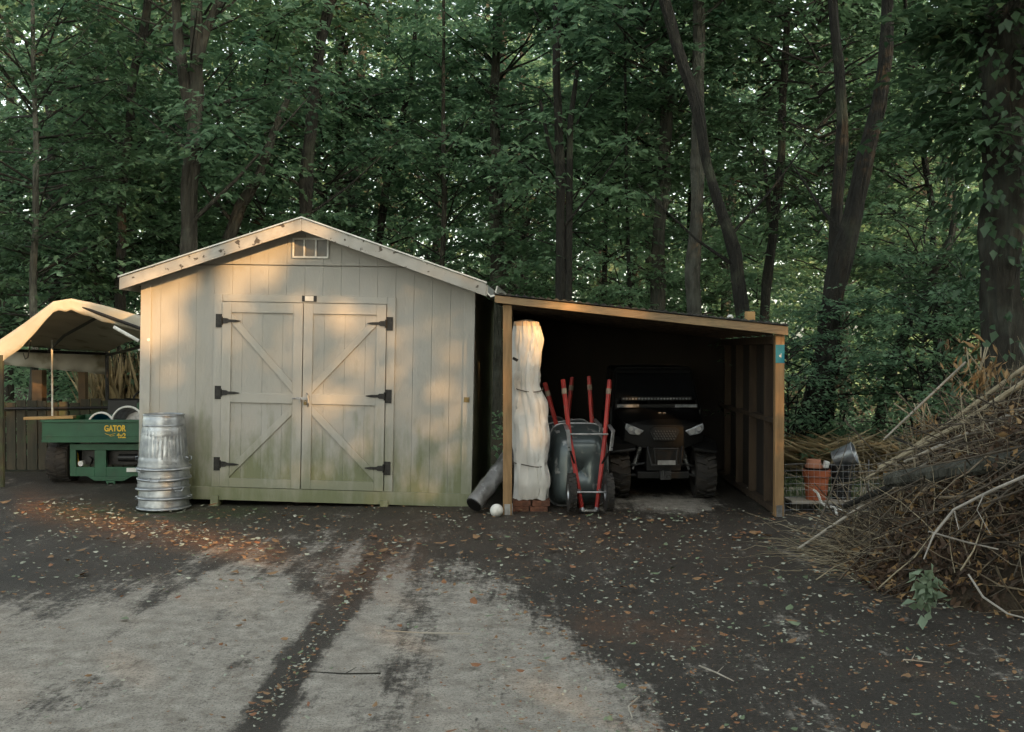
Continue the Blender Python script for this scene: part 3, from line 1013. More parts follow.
# ------------------------------------------------------------------ wrapped bundle, bricks, roll, ball
def tarp():
    root = empty('wrapped_bundle', (.185, 10.78, GZ + .136))
    tag(root, 'tall white tarp wrapped bundle tied with twine beside the left post', 'wrapped bundle')
    n, m = 64, 90
    Ht = 1.90
    vs, fs, mi = [], [], []
    for j in range(m + 1):
        u = j / m
        z = Ht * u
        base = np.interp(u, [0, .08, .2, .35, .55, .64, .75, .9, 1], [.180, .196, .182, .192, .178, .142, .156, .166, .136])
        cx = (base - .172) * .8 + .012 * math.sin(u * 6 + .5)
        for k in range(n):
            a = 2 * math.pi * k / n
            p = Vector((math.cos(a) * 1.4, math.sin(a) * 1.4, z * 1.3 + a * .5))
            wx = noise.noise(Vector((p.x, p.y, z * 2.2))) * 1.2
            cin = math.exp(-((z - 1.13) / .10) ** 2) + math.exp(-((z - .36) / .09) ** 2)
            w = noise.noise(p * 1.7) * .03 - abs(noise.noise(Vector((p.x * 2.6 + wx, p.y * 2.6, z * .9 + p.x)))) * (.065 + .03 * cin) + (.5 - abs(noise.noise(Vector((p.x * 5 + wx, p.y * 5, z * 2.4))))) * .018 + noise.noise(Vector((p.x * 9, p.y * 9, z * 8))) * .006
            sq = 1 / max(abs(math.cos(a)), abs(math.sin(a))) ** .45
            r = (base + w) * sq
            vs.append((cx + r * math.cos(a), r * .8 * math.sin(a), z + (0.02 * noise.noise(p * 3) if j in (0, m) else 0)))
    b = MB()
    for j in range(m):
        for k in range(n):
            k2 = (k + 1) % n
            fs.append((j * n + k, j * n + k2, (j + 1) * n + k2, (j + 1) * n + k))
    b.add(vs, fs)
    b.m = [1 if f[0] // n > m * .97 else 0 for f in b.f]
    b.add([vs[i] for i in range(n)], [tuple(range(n - 1, -1, -1))])
    top = [vs[m * n + k] for k in range(n)]
    b.add([*top, (-.03, 0, Ht + .03)], [(k, (k + 1) % n, n) for k in range(n)], 1)
    b.build('tarp', [M['cloth'], M['cloth_sun_tint']], root, smooth=True)
    for zz, r in ((1.17, .148), (.37, .168)):
        t = MB()
        pts = []
        for k in range(33):
            a = 2 * math.pi * k / 32
            sq = 1 / max(abs(math.cos(a)), abs(math.sin(a))) ** .45
            pts.append((.0 + r * 1.02 * sq * math.cos(a), r * .84 * sq * math.sin(a), zz + .02 * math.sin(a * 2 + zz)))
        t.tube(pts, .006, 5)
        t.build('twine', M['twine'], root)
    t = MB()
    t.box((-.15, -.16, 1.50), (.06, .03, .03), Matrix.Rotation(.5, 3, 'Y'))
    t.build('clamp', M['black'], root)
    # bricks under it
    k = 0
    for lv in range(2):
        for i in range(2):
            for j in range(2):
                b = MB()
                b.box((0, 0, .031), (.19, .095, .062))
                o = b.build('brick', M['brick'], bevel=.006,
                            loc=(.185 - .10 + i * .205 + (.02 if lv == 1 else 0), 10.70 + j * .12, GZ + .002 + lv * .064))
                o.rotation_euler = (0, 0, rnd.uniform(-.1, .1))
                fl = ['bottom', 'top'][lv]
                tag(o, f'{"front" if j == 0 else "rear"} {"left" if i == 0 else "right"} brick in the {fl} course under the white tarp bundle', 'brick', 'bricks under the wrapped bundle')
    # roll leaning behind the post
    root = empty('grey_roll', (-.40, 10.55, GZ))
    tag(root, 'grey plastic wrapped roll leaning in the gap between shed and post', 'roll')
    t = MB()
    pts = [Vector((-.0, .0, .10)).lerp(Vector((.43, .55, .62)), i / 12) for i in range(13)]
    t.tube(pts, [.095 + .006 * math.sin(i * 2.1) for i in range(13)], 20, jitter=.12)
    t.build('wrap', M['foil'], root, smooth=True)
    t = MB()
    d = (pts[0] - pts[1]).normalized()
    t.tube([pts[0] + d * .004, pts[0] + d * .012], .085, 16)
    t.build('end_cap', M['blackpl'], root)
    # white ball
    b = MB()
    prof = [(.001, 0)] + [(.068 * math.sin(math.pi * i / 14), .068 - .068 * math.cos(math.pi * i / 14)) for i in range(1, 14)] + [(.001, .136)]
    b.lathe(prof, 24)
    o = b.build('ball', M['white'], smooth=True, loc=(-.16, 10.36, GZ + .001))
    tag(o, 'white ball on the ground left of the lean-to post', 'ball')


tarp()


# ------------------------------------------------------------------ galvanised cans
def cans():
    base = W(163, 510, 10.95)
    root = empty('galvanised_can', (base.x, base.y, GZ))
    # inverted can: rim down, tapering up to the base
    Hc = .60

    def rib(j, k):
        return 0

    prof_body = []
    b = MB()
    n = 128
    zs = [.02, .05, .075, .10, .13, .15, .46, .48, .50, .52, .545, .56, .585, .60]
    def rad(z): return .268 - .058 * z / Hc
    prof = []
    for z in zs:
        e = 0
        if z in (.05, .10): e = .007
        if z in (.50, .545): e = .006
        prof.append((rad(z) + e, z))
    ribbed = {5, 6}
    dense = []
    for j, (r, z) in enumerate(prof):
        dense.append((r, z))
    # add intermediate rows for the ribbed middle
    mid = [(rad(z), z) for z in np.linspace(.17, .44, 8)]
    dense = dense[:6] + mid + dense[6:]
    def ribf(j, k):
        if 6 <= j <= 13:
            return .005 * (1 if (k % 4) in (0, 1) else -0.2)
        return 0
    b.lathe(dense, n, rib=ribf)
    b.add([(rad(Hc) * math.cos(2 * math.pi * k / n), rad(Hc) * math.sin(2 * math.pi * k / n), .592) for k in range(n)], [tuple(range(n))])
    body = b.build('body', M['galv'], root, smooth=True)
    r = MB()
    r.ring((0, 0, .014), .275, .014, n=64, m=10)
    r.build('rim', M['galv'], root, smooth=True)
    r = MB()
    r.ring((0, 0, .597), .212, .008, n=64, m=8)
    r.build('base_ring', M['galv'], root, smooth=True)
    for s in (-1, 1):
        h = MB()
        h.tube([(s * .262, -.06, .14), (s * .285, -.06, .135), (s * .29, -.04, .10), (s * .29, .04, .10), (s * .285, .06, .135), (s * .262, .06, .14)], .006, 6)
        h.build('handle', M['galv'], root, smooth=True)
    labels = ['ribbed galvanised can upside down on top of the nested stack by the shed',
              'second galvanised can from the top of the nested stack, only its rim showing',
              'middle galvanised can of the nested stack, dented rim showing',
              'second galvanised can from the ground in the nested stack',
              'lowest galvanised can of the nested stack, rim resting on the ground']
    for i, lb in enumerate(labels):
        o = root if i == 0 else copy_tree(root)
        z = GZ + .004 + (4 - i) * .107
        o.location = (base.x + [0, .008, -.006, .01, 0][i], base.y, z)
        o.rotation_euler = ([0, .02, -.025, .015, 0][i], [.012, -.015, .02, .01, 0][i], i * .8)
        tag(o, lb, 'metal can', 'nested galvanised cans stacked upside down')


cans()


# ------------------------------------------------------------------ text helper
def text_mesh(txt, size, name, m, parent, loc, depth=.002, shear=0.0):
    cu = bpy.data.curves.new(name, 'FONT')
    cu.body = txt
    cu.size = size
    cu.extrude = depth
    cu.shear = shear
    cu.offset = size * .03
    cu.align_x = 'CENTER'
    t = bpy.data.objects.new(name + '_c', cu)
    col.objects.link(t)
    dg = bpy.context.evaluated_depsgraph_get()
    me = bpy.data.meshes.new_from_object(t.evaluated_get(dg))
    bpy.data.objects.remove(t)
    o = bpy.data.objects.new(name, me)
    me.materials.clear()
    me.materials.append(m)
    col.objects.link(o)
    o.parent = parent
    o.location = loc
    o.rotation_euler = (R(90), 0, 0)
    return o


def tyre(name, r, w, root, loc, rim_m, lugs=20, lug_h=.02, spin=0, hub=.55):
    """wheel with axis along local x"""
    Mx = Matrix.Rotation(R(90), 4, 'Y')
    wh = MB()
    hubr = r * hub
    prof = [(hubr, -w * .42), (r * .8, -w * .5), (r * .93, -w * .46), (r, -w * .33), (r, w * .33), (r * .93, w * .46), (r * .8, w * .5), (hubr, w * .42)]
    wh.lathe(prof, 40, Mx)
    for i in range(lugs):
        a = 2 * math.pi * i / lugs
        for sx in (-1, 1):
            rot = Matrix.Rotation(a + sx * .06, 3, 'X') @ Matrix.Rotation(sx * .35, 3, 'Z')
            c = Matrix.Rotation(a + (math.pi / lugs if sx > 0 else 0), 3, 'X') @ Vector((sx * w * .24, 0, r + lug_h * .2))
            wh.box(c, (w * .42, r * .11, lug_h * 1.6), Matrix.Rotation(a + (math.pi / lugs if sx > 0 else 0), 3, 'X') @ Matrix.Rotation(sx * .35, 3, 'Z'))
    o = wh.build(name, M['tyre'], root, loc=loc, smooth=True)
    rm = MB()
    rm.lathe([(hubr * 1.02, -w * .43), (hubr * .95, -w * .25), (hubr * .5, -w * .18), (.03, -w * .2), (.03, w * .2), (hubr * .5, w * .18), (hubr * .95, w * .25), (hubr * 1.02, w * .43)], 28, Mx)
    rm.build('rim', rim_m, o, smooth=True)
    return o


# ------------------------------------------------------------------ wheelbarrow
def barrow():
    root = empty('wheelbarrow', (0, 0, 0))
    # tray: standing on its nose, underside to the viewer (-y)
    t = MB()
    n = 56
    def rr(a, hx, hz, p=5.5):
        c, s = math.cos(a), math.sin(a)
        k = (abs(c) ** p + abs(s) ** p) ** (-1 / p)
        return hx * c * k, hz * s * k
    layers = [(.34, .455, .30, 0), (.325, .44, .27, 0), (.30, .40, .16, -.02), (.265, .345, .06, -.04), (.22, .29, .015, -.05), (.15, .20, .0, -.05), (.0, .0, .0, -.05)]
    vs = []
    for hx, hz, y, oz in layers:
        for k in range(n):
            a = 2 * math.pi * k / n
            x, z = rr(a, max(hx, .001), max(hz, .001))
            # narrower towards the nose (bottom)
            z2 = z + oz
            x *= 1 - .10 * max(0, z2) / .45
            vs.append((x - .065, y, .49 + z2))
    fs = []
    for j in range(len(layers) - 1):
        for k in range(n):
            k2 = (k + 1) % n
            fs.append((j * n + k, j * n + k2, (j + 1) * n + k2, (j + 1) * n + k))
    t.add(vs, fs)
    tray = t.build('tray', M['tray'], root, smooth=True)
    so = tray.modifiers.new('s', 'SOLIDIFY'); so.thickness = .004
    rm = MB()
    pts = [vs[k] for k in range(n)] + [vs[0]]
    rm.tube(pts, .010, 8)
    rm.build('tray_rim', M['steel'], root, smooth=True)
    for s in (-1, 1):
        h = MB()
        a = Vector((s * .075, -.20, .0 + .02)); m1 = Vector((s * .19, -.05, .80)); b = Vector((s * .255, .03, 1.42))
        h.bar(a, m1, .036, .04); h.bar(m1 - (m1 - a).normalized() * .01, b, .036, .04)
        hd = h.build('handle', M['red'], root, bevel=.006)
        g = MB()
        d = (b - m1).normalized()
        g.tube([b - d * .16, b - d * .10], .028, 10)
        g.build('grip_band', M['gripe'], hd)
        g = MB()
        g.tube([a + Vector((0, -.012, 0)), a + Vector((0, .01, .03))], .028, 10)
        g.build('end_shoe', M['steel'], hd)
        # leg bracket
        l = MB()
        l.bar((s * .235, -.03, .93), (s * .24, -.33, .86), .04, .012)
        l.bar((s * .24, -.33, .88), (s * .215, -.30, .66), .045, .012)
        l.build('leg', M['steel'], root, bevel=.003)
        l = MB()
        l.bar((s * .225, -.31, .70), (s * .14, -.10, .50), .018, .012)
        l.build('leg_brace', M['black'], root)
        tyre('wheel', .195, .085, root, (s * .195, -.27, .225), M['steel'], lugs=22, lug_h=.006, hub=.45)
    ax = MB()
    ax.tube([(-.17, -.27, .225), (.17, -.27, .225)], .011, 8)
    ax.build('axle', M['steel'], root)
    for s in (-1, 1):
        ax = MB()
        ax.bar((s * .105, -.27, .225), (s * .115, -.16, .25), .03, .012)
        ax.build('axle_bracket', M['steel'], root)
    ax = MB()
    ax.bar((-.22, -.08, .83), (.22, -.08, .83), .04, .018)
    ax.build('cross_bar', M['steel'], root, bevel=.003)
    nb = MB()
    nb.bar((-.075, -.21, .03), (.075, -.21, .03), .03, .02)
    nb.build('nose_bar', M['steel'], root)
    tag(root, 'front wheelbarrow tipped up on its nose with two small tyres and red handles', 'wheelbarrow', 'wheelbarrows tipped up in the lean-to')
    root.location = (.805, 10.72, GZ); root.rotation_euler = (R(-4), R(.3), R(3))
    o = copy_tree(root)
    tag(o, 'dark wheelbarrow tipped up directly behind the front one, its left handle leaning out')
    o.location = (.83, 11.25, GZ); o.rotation_euler = (R(-3), R(-8), R(6))
    o = copy_tree(root)
    tag(o, 'rearmost tipped up wheelbarrow, only one red handle rising behind the tray')
    o.location = (.44, 11.75, GZ); o.rotation_euler = (R(-2), R(1), R(4))


barrow()


# ------------------------------------------------------------------ dark side-by-side in the lean-to
def utv():
    s_ = 85.0
    root = empty('side_by_side_buggy', ((661 - 512) / 1000 * 11.75, 11.75, GZ + .01))
    tag(root, 'black off-road buggy facing out of the dark lean-to, knobbly tyres and clear headlights', 'off-road buggy')
    B, G = M['blackpl'], M['blackgl']
    for s in (-1, 1):
        tyre('front_wheel', .275, .25, root, (s * .50, .02, .285), M['black'], lugs=18, lug_h=.022)
        tyre('rear_wheel', .28, .26, root, (s * .50, 1.75, .29), M['black'], lugs=18, lug_h=.022)
        # A-arms
        a = MB()
        a.tube([(s * .16, -.08, .27), (s * .40, .0, .25)], .016, 6); a.tube([(s * .16, .16, .27), (s * .40, .03, .25)], .016, 6)
        a.tube([(s * .18, -.05, .40), (s * .39, .0, .36)], .013, 6)
        a.build('suspension_arm', M['drip_dark'], root)
        sh = MB()
        sh.tube([(s * .22, -.02, .66), (s * .33, -.01, .32)], .014, 8)
        pts = [Vector((s * .23, -.02, .62)).lerp(Vector((s * .31, -.01, .38)), i / 80) + Vector((math.cos(i * .8) * .032, math.sin(i * .8) * .032, 0)) for i in range(81)]
        sh.tube(pts, .006, 5)
        sh.build('shock_absorber', M['steel'], root)
        # fender
        f = MB()
        prev = [(s * .34, -.30, .60), (s * .62, -.26, .56), (s * .64, .0, .66), (s * .62, .32, .60), (s * .34, .34, .72), (s * .30, -.02, .80)]
        top = [(x, y, z) for x, y, z in prev]
        botm = [(x * .97, y, z - .03) for x, y, z in prev]
        f.add(top + botm, [(0, 1, 2, 5), (5, 2, 3, 4), (6 + 5, 6 + 2, 6 + 1, 6), (6 + 4, 6 + 3, 6 + 2, 6 + 5), (0, 6, 7, 1), (1, 7, 8, 2), (2, 8, 9, 3), (3, 9, 10, 4)])
        f.build('fender', B, root, bevel=.008)
        # headlight: slanted, wider outside top
        hl = MB()
        pts = [(.20 * s, .79), (.26 * s, .765), (.44 * s, .88), (.45 * s, .82), (.40 * s, .765), (.30 * s, .735)]
        pts = [(.235 * s, .80), (.44 * s, .885), (.455 * s, .82), (.40 * s, .76), (.29 * s, .745)]
        if s > 0: pts = pts[::-1]
        hl.prism(pts, -.30, -.22)
        h = hl.build('headlight', M['lens'], root, bevel=.008)
        bz = MB()
        bz.tube([(s * .31, -.312, .79), (s * .31, -.302, .79)], .034, 16); bz.tube([(s * .39, -.312, .825), (s * .39, -.302, .825)], .026, 16)
        bz.build('bulb_ring', M['steel'], h)
    # hood / cowl, loft of cross sections from nose to windscreen
    def sec(y, hw, z0, z1, crown):
        return [(-hw, y, z0), (-hw * .96, y, z1 - .04), (-hw * .7, y, z1), (-hw * .3, y, z1 + crown), (hw * .3, y, z1 + crown), (hw * .7, y, z1), (hw * .96, y, z1 - .04), (hw, y, z0)]
    h = MB()
    secs = [sec(-.28, .24, .60, .86, .0), sec(-.22, .46, .68, .90, .03), sec(-.02, .50, .70, .96, .035), sec(.25, .52, .68, 1.0, .02), sec(.42, .54, .62, 1.03, .01)]
    vs = [p for s in secs for p in s]
    fs = []
    for j in range(len(secs) - 1):
        for k in range(7):
            fs.append((j * 8 + k, j * 8 + k + 1, (j + 1) * 8 + k + 1, (j + 1) * 8 + k))
    fs.append(tuple(range(7, -1, -1)))
    h.add(vs, fs)
    h.build('hood', G, root, smooth=True, bevel=.006)
    # grille
    g = MB()
    g.prism([(-.12, .69), (.12, .69), (.17, .80), (.13, .84), (-.13, .84), (-.17, .80)], -.315, -.285)
    gr = g.build('grille', B, root)
    g = MB()
    for i in range(8):
        for j in range(4):
            x = -.12 + .032 * i + (.016 if j % 2 else 0)
            g.box((x, -.319, .71 + j * .028), (.020, .006, .012), Matrix.Rotation(.785, 3, 'Y'))
    g.build('grille_mesh', M['drip_dark'], gr)
    e = MB()
    e.box((-.02, -.05, .99), (.035, .03, .006)); e.box((.03, -.05, .99), (.035, .03, .006))
    e.build('hood_emblem', M['steel'], root)
    # bumper hoop
    b = MB()
    b.tube([(-.20, -.33, .62), (-.165, -.42, .42), (.165, -.42, .42), (.20, -.33, .62)], .016, 8)
    b.tube([(-.13, -.40, .60), (-.115, -.42, .44)], .012, 8); b.tube([(.13, -.40, .60), (.115, -.42, .44)], .012, 8)
    b.tube([(-.14, -.40, .60), (.14, -.40, .60)], .014, 8)
    bo = b.build('bumper', B, root, smooth=True)
    b = MB()
    b.b2(-.10, .10, -.45, -.438, .425, .475)
    b.build('bumper_plate', M['steel'], bo)
    w = MB()
    w.box((.0, -.36, .30), (.12, .08, .10)); w.tube([(-.03, -.42, .30), (-.03, -.42, .36)], .012, 8); w.ring((0, 0, 0), .025, .007, Matrix.Translation((0.02, -.42, .29)) @ Matrix.Rotation(R(90), 4, 'X'), 12, 6)
    w.build('tow_hook', M['drip_dark'], root)
    # undertray and frame
    u = MB()
    u.b2(-.30, .30, -.22, 2.2, .24, .32); u.b2(-.5, .5, .45, 1.35, .26, .36)
    u.b2(-.20, .20, -.24, .3, .33, .62)
    u.build('chassis', B, root, bevel=.01)
    # cab cage
    c = MB()
    for s in (-1, 1):
        c.tube([(s * .52, .40, 1.0), (s * .47, .72, 1.46), (s * .46, 1.55, 1.48), (s * .5, 1.72, .8)], .022, 8)
        c.tube([(s * .54, .42, .4), (s * .54, .42, 1.03)], .022, 8)
    for y, z in ((.72, 1.46), (1.55, 1.48)):
        c.tube([(-.47, y, z), (.47, y, z)], .022, 8)
    c.build('roll_cage', B, root, smooth=True)
    r = MB()
    r.prism([(-.48, 1.485), (.48, 1.485), (.44, 1.52), (-.44, 1.52)], .66, 1.66)
    r.build('roof', G, root, bevel=.01)
    ws = MB()
    ws.add([(-.49, .41, 1.13), (.49, .41, 1.13), (.45, .69, 1.44), (-.45, .69, 1.44), (-.49, .418, 1.13), (.49, .418, 1.13), (.45, .698, 1.44), (-.45, .698, 1.44)],
           [(0, 1, 2, 3), (7, 6, 5, 4), (0, 4, 5, 1), (3, 2, 6, 7)])
    gm = mat('smoked_glass', (.01, .011, .012), rough=.06, spec=.6)
    ws.build('windscreen', gm, root)
    for z, y, hwd, nm, n_ in ((1.135, .36, .43, 'light_bar', 22), (1.05, .33, .50, 'lower_trim', 0)):
        l = MB()
        l.b2(-hwd, hwd, y, y + .04, z - .022, z + .022)
        lo = l.build(nm, B, root, bevel=.004)
        if n_:
            l = MB()
            for i in range(n_):
                l.tube([(-hwd + .03 + i * (2 * hwd - .06) / (n_ - 1), y - .006, z), (-hwd + .03 + i * (2 * hwd - .06) / (n_ - 1), y - .001, z)], .013, 8)
            l.build('light_bar_lens', M['lens'], lo)
        else:
            for sx in (-1, 1):
                l = MB()
                l.b2(sx * .22, sx * .48, y - .008, y - .001, z - .017, z + .017)
                l.build('side_lens', M['lens'], lo)
    st = MB()
    for s in (-1, 1):
        st.box((s * .24, 1.2, .62), (.40, .42, .14)); st.box((s * .24, 1.42, .92), (.40, .10, .55), Matrix.Rotation(-.15, 3, 'X'))
    st.build('seats', B, root, bevel=.03)
    sw = MB()
    sw.ring((0, 0, 0), .17, .014, Matrix.Translation((-.24, .75, 1.02)) @ Matrix.Rotation(R(60), 4, 'X'), 24, 8)
    sw.tube([(-.24, .75, 1.02), (-.24, .5, .9)], .02, 8)
    sw.build('steering_wheel', B, root)
    bd = MB()
    bd.b2(-.52, .52, 1.7, 2.4, .62, .66); bd.b2(-.52, -.49, 1.7, 2.4, .66, .9); bd.b2(.49, .52, 1.7, 2.4, .66, .9); bd.b2(-.49, .49, 2.37, 2.4, .66, .9)
    bd.build('cargo_bed', B, root, bevel=.008)


utv()


# ------------------------------------------------------------------ green farm utility vehicle, seen from behind
def gator():
    root = empty('farm_utility_cart', ((104 - 512) / 1000 * 12.8, 12.8, GZ))
    tag(root, 'green farm utility cart with cargo bed parked under the canvas canopy', 'utility cart')
    Gm = M['green']
    hw = .80
    z0, z1 = .55, .83
    for s in (-1, 1):
        sd = MB()
        sd.b2(s * (hw - .03), s * hw, .03, 1.25, z0, z1)
        sd.build('bed_side', Gm, root, bevel=.006)
    b = MB()
    b.b2(-hw + .03, hw - .03, .03, 1.25, z0, z0 + .03)
    b.b2(-hw + .031, hw - .031, 1.22, 1.25, z0 + .03, z1)
    b.build('bed_floor', Gm, root)
    t = MB()
    t.b2(-hw, hw, 0, .028, z0, z1 - .02)
    t.b2(-hw - .012, hw + .012, -.022, .03, z1 - .019, z1 + .012)
    t.b2(-hw - .005, hw + .005, -.012, -.001, z0, z0 + .03)
    t.b2(-hw - .005, hw + .005, -.006, -.001, z0 + .075, z0 + .088)
    tg = t.build('tailgate', Gm, root, bevel=.004)
    text_mesh('GATOR', .108, 'lettering', M['yellow'], tg, (.135, -.004, z1 - .135), .0015).scale = (.74, 1, 1)
    text_mesh('4x2', .085, 'lettering', M['yellow'], tg, (.215, -.004, z1 - .22), .0015).scale = (.95, 1, 1)
    d = MB()
    d.bar((.01, -.004, z1 - .165), (.08, -.004, z1 - .19), .012, .004); d.bar((.06, -.0045, z1 - .185), (.14, -.0045, z1 - .165), .012, .004)
    d.bar((.07, -.0035, z1 - .20), (.13, -.0035, z1 - .19), .008, .004)
    d.build('leaping_mark', M['yellow'], tg)
    # rear frame with two openings
    f = MB()
    y0, y1 = .12, .16
    f.b2(-.50, .62, y0, y1, .44, .52)
    f.b2(-.50, -.42, y0, y1, .10, .44); f.b2(-.18, -.03, y0, y1, .10, .44); f.b2(.40, .50, y0, y1, .12, .44)
    f.b2(-.42, -.18, y0, y1, .10, .22); f.b2(-.03, .40, y0, y1, .10, .22)
    f.prism([(-.28, .10), (-.18, .04), (.20, .04), (.30, .10)], y0, y1)
    f.build('rear_frame', Gm, root, bevel=.004)
    e = MB()
    e.b2(-.40, .38, .25, .6, .24, .42)
    e.tube([(-.30, .2, .30), (-.30, .3, .30)], .05, 12); e.tube([(.1, .22, .33), (.32, .22, .33)], .05, 12)
    e.tube([(-.5, .55, .29), (.5, .55, .29)], .04, 10)
    e.build('transaxle', M['black'], root)
    e = MB()
    e.tube([(-.36, .115, .265), (-.36, .19, .265)], .035, 12); e.b2(.24, .36, .10, .119, .16, .21)
    e.build('rear_label', M['white'], root)
    e = MB()
    e.ring((0, 0, 0), .045, .012, Matrix.Translation((.04, .1, .01)) @ Matrix.Rotation(R(90), 4, 'X'), 16, 8, arc=(170, 370))
    e.b2(-.02, .10, .08, .12, .02, .045)
    e.build('hitch', Gm, root)
    for s in (-1, 1):
        tyre('rear_wheel', .275, .30, root, (s * .70, .42, .275), M['yellow'], lugs=26, lug_h=.008, hub=.5)
        tyre('front_wheel', .27, .24, root, (s * .60, 2.3, .27), M['yellow'], lugs=26, lug_h=.008, hub=.5)
    c = MB()
    c.b2(-.70, .70, 1.3, 2.05, .42, .60); c.b2(-.35, .35, .3, 2.6, .25, .34)
    c.b2(-.62, .62, 2.05, 2.7, .28, .34)
    c.build('body', Gm, root, bevel=.01)
    h = MB()
    h.prism([(-.40, .34), (.55, .34), (.60, .80), (.45, .97), (-.30, .97), (-.45, .80)], 2.55, 3.0)
    h.build('front_cowl', Gm, root, bevel=.02)
    bs = MB()
    bs.prism([(-.10, .60), (.66, .60), (.66, 1.0), (.0, 1.02), (-.06, .98)], 1.27, 1.295)
    bk = bs.build('seat_guard', Gm, root, bevel=.006)
    l = MB()
    l.b2(.40, .46, 1.262, 1.2695, .90, .95)
    l.build('sticker', M['plank'], bk)
    st = MB()
    for s in (-1, 1):
        st.box((s * .33, 1.75, .66), (.48, .45, .10)); st.box((s * .33, 1.5, .86), (.46, .10, .36), Matrix.Rotation(-.12, 3, 'X'))
    st.build('seats', M['blackpl'], root, bevel=.03)
    sw = MB()
    sw.ring((0, 0, 0), .17, .014, Matrix.Translation((-.33, 2.3, 1.0)) @ Matrix.Rotation(R(50), 4, 'X'), 24, 8)
    sw.tube([(-.33, 2.3, 1.0), (-.33, 2.55, .8)], .02, 8)
    sw.build('steering_wheel', M['blackpl'], root)
    # load
    g0 = root.location
    p = MB()
    p.box((0, 0, 0), (.62, .12, .035))
    o = p.build('plank', M['plank'], bevel=.003, loc=(g0.x - .72, g0.y + .05, GZ + z1 + .035))
    o.rotation_euler = (0, R(-1.5), R(3))
    tag(o, 'short raw wood plank lying across the left corner of the cart bed', 'plank')
    for (dx, dy, r, lb) in ((-.17, .30, .17, 'left tipped pail with pale hoop rim in the green cart bed'), (.17, .32, .21, 'right wider tipped pail with pale hoop rim in the green cart bed')):
        pr = empty('pail', (g0.x + dx, g0.y + dy, GZ + z0 + .03 + r * .99))
        tag(pr, lb, 'pail', 'pails tipped over in the cart bed')
        Mx = Matrix.Rotation(R(82), 4, 'X')
        b = MB()
        b.lathe([(r * .8, -.34), (r * .97, 0), (r * .93, 0), (r * .76, -.33), (.001, -.33)], 36, Mx)
        b.build('pail_body', M['steel'] if dx > 0 else M['teal'], pr, smooth=True)
        b = MB()
        b.ring((0, 0, .005), r * .97, .014, Mx, 36, 8)
        b.build('pail_rim', M['white'], pr, smooth=True)
    b = MB()
    b.lathe([(.001, 0), (.05, 0), (.06, .03), (.058, .14), (.03, .17), (.025, .2), (.001, .2)], 14)
    o = b.build('bottle', M['terra'], smooth=True, loc=(g0.x - .27, g0.y + .14, GZ + z0 + .032))
    tag(o, 'small reddish bottle standing beside the left pail in the cart bed', 'bottle')


gator()


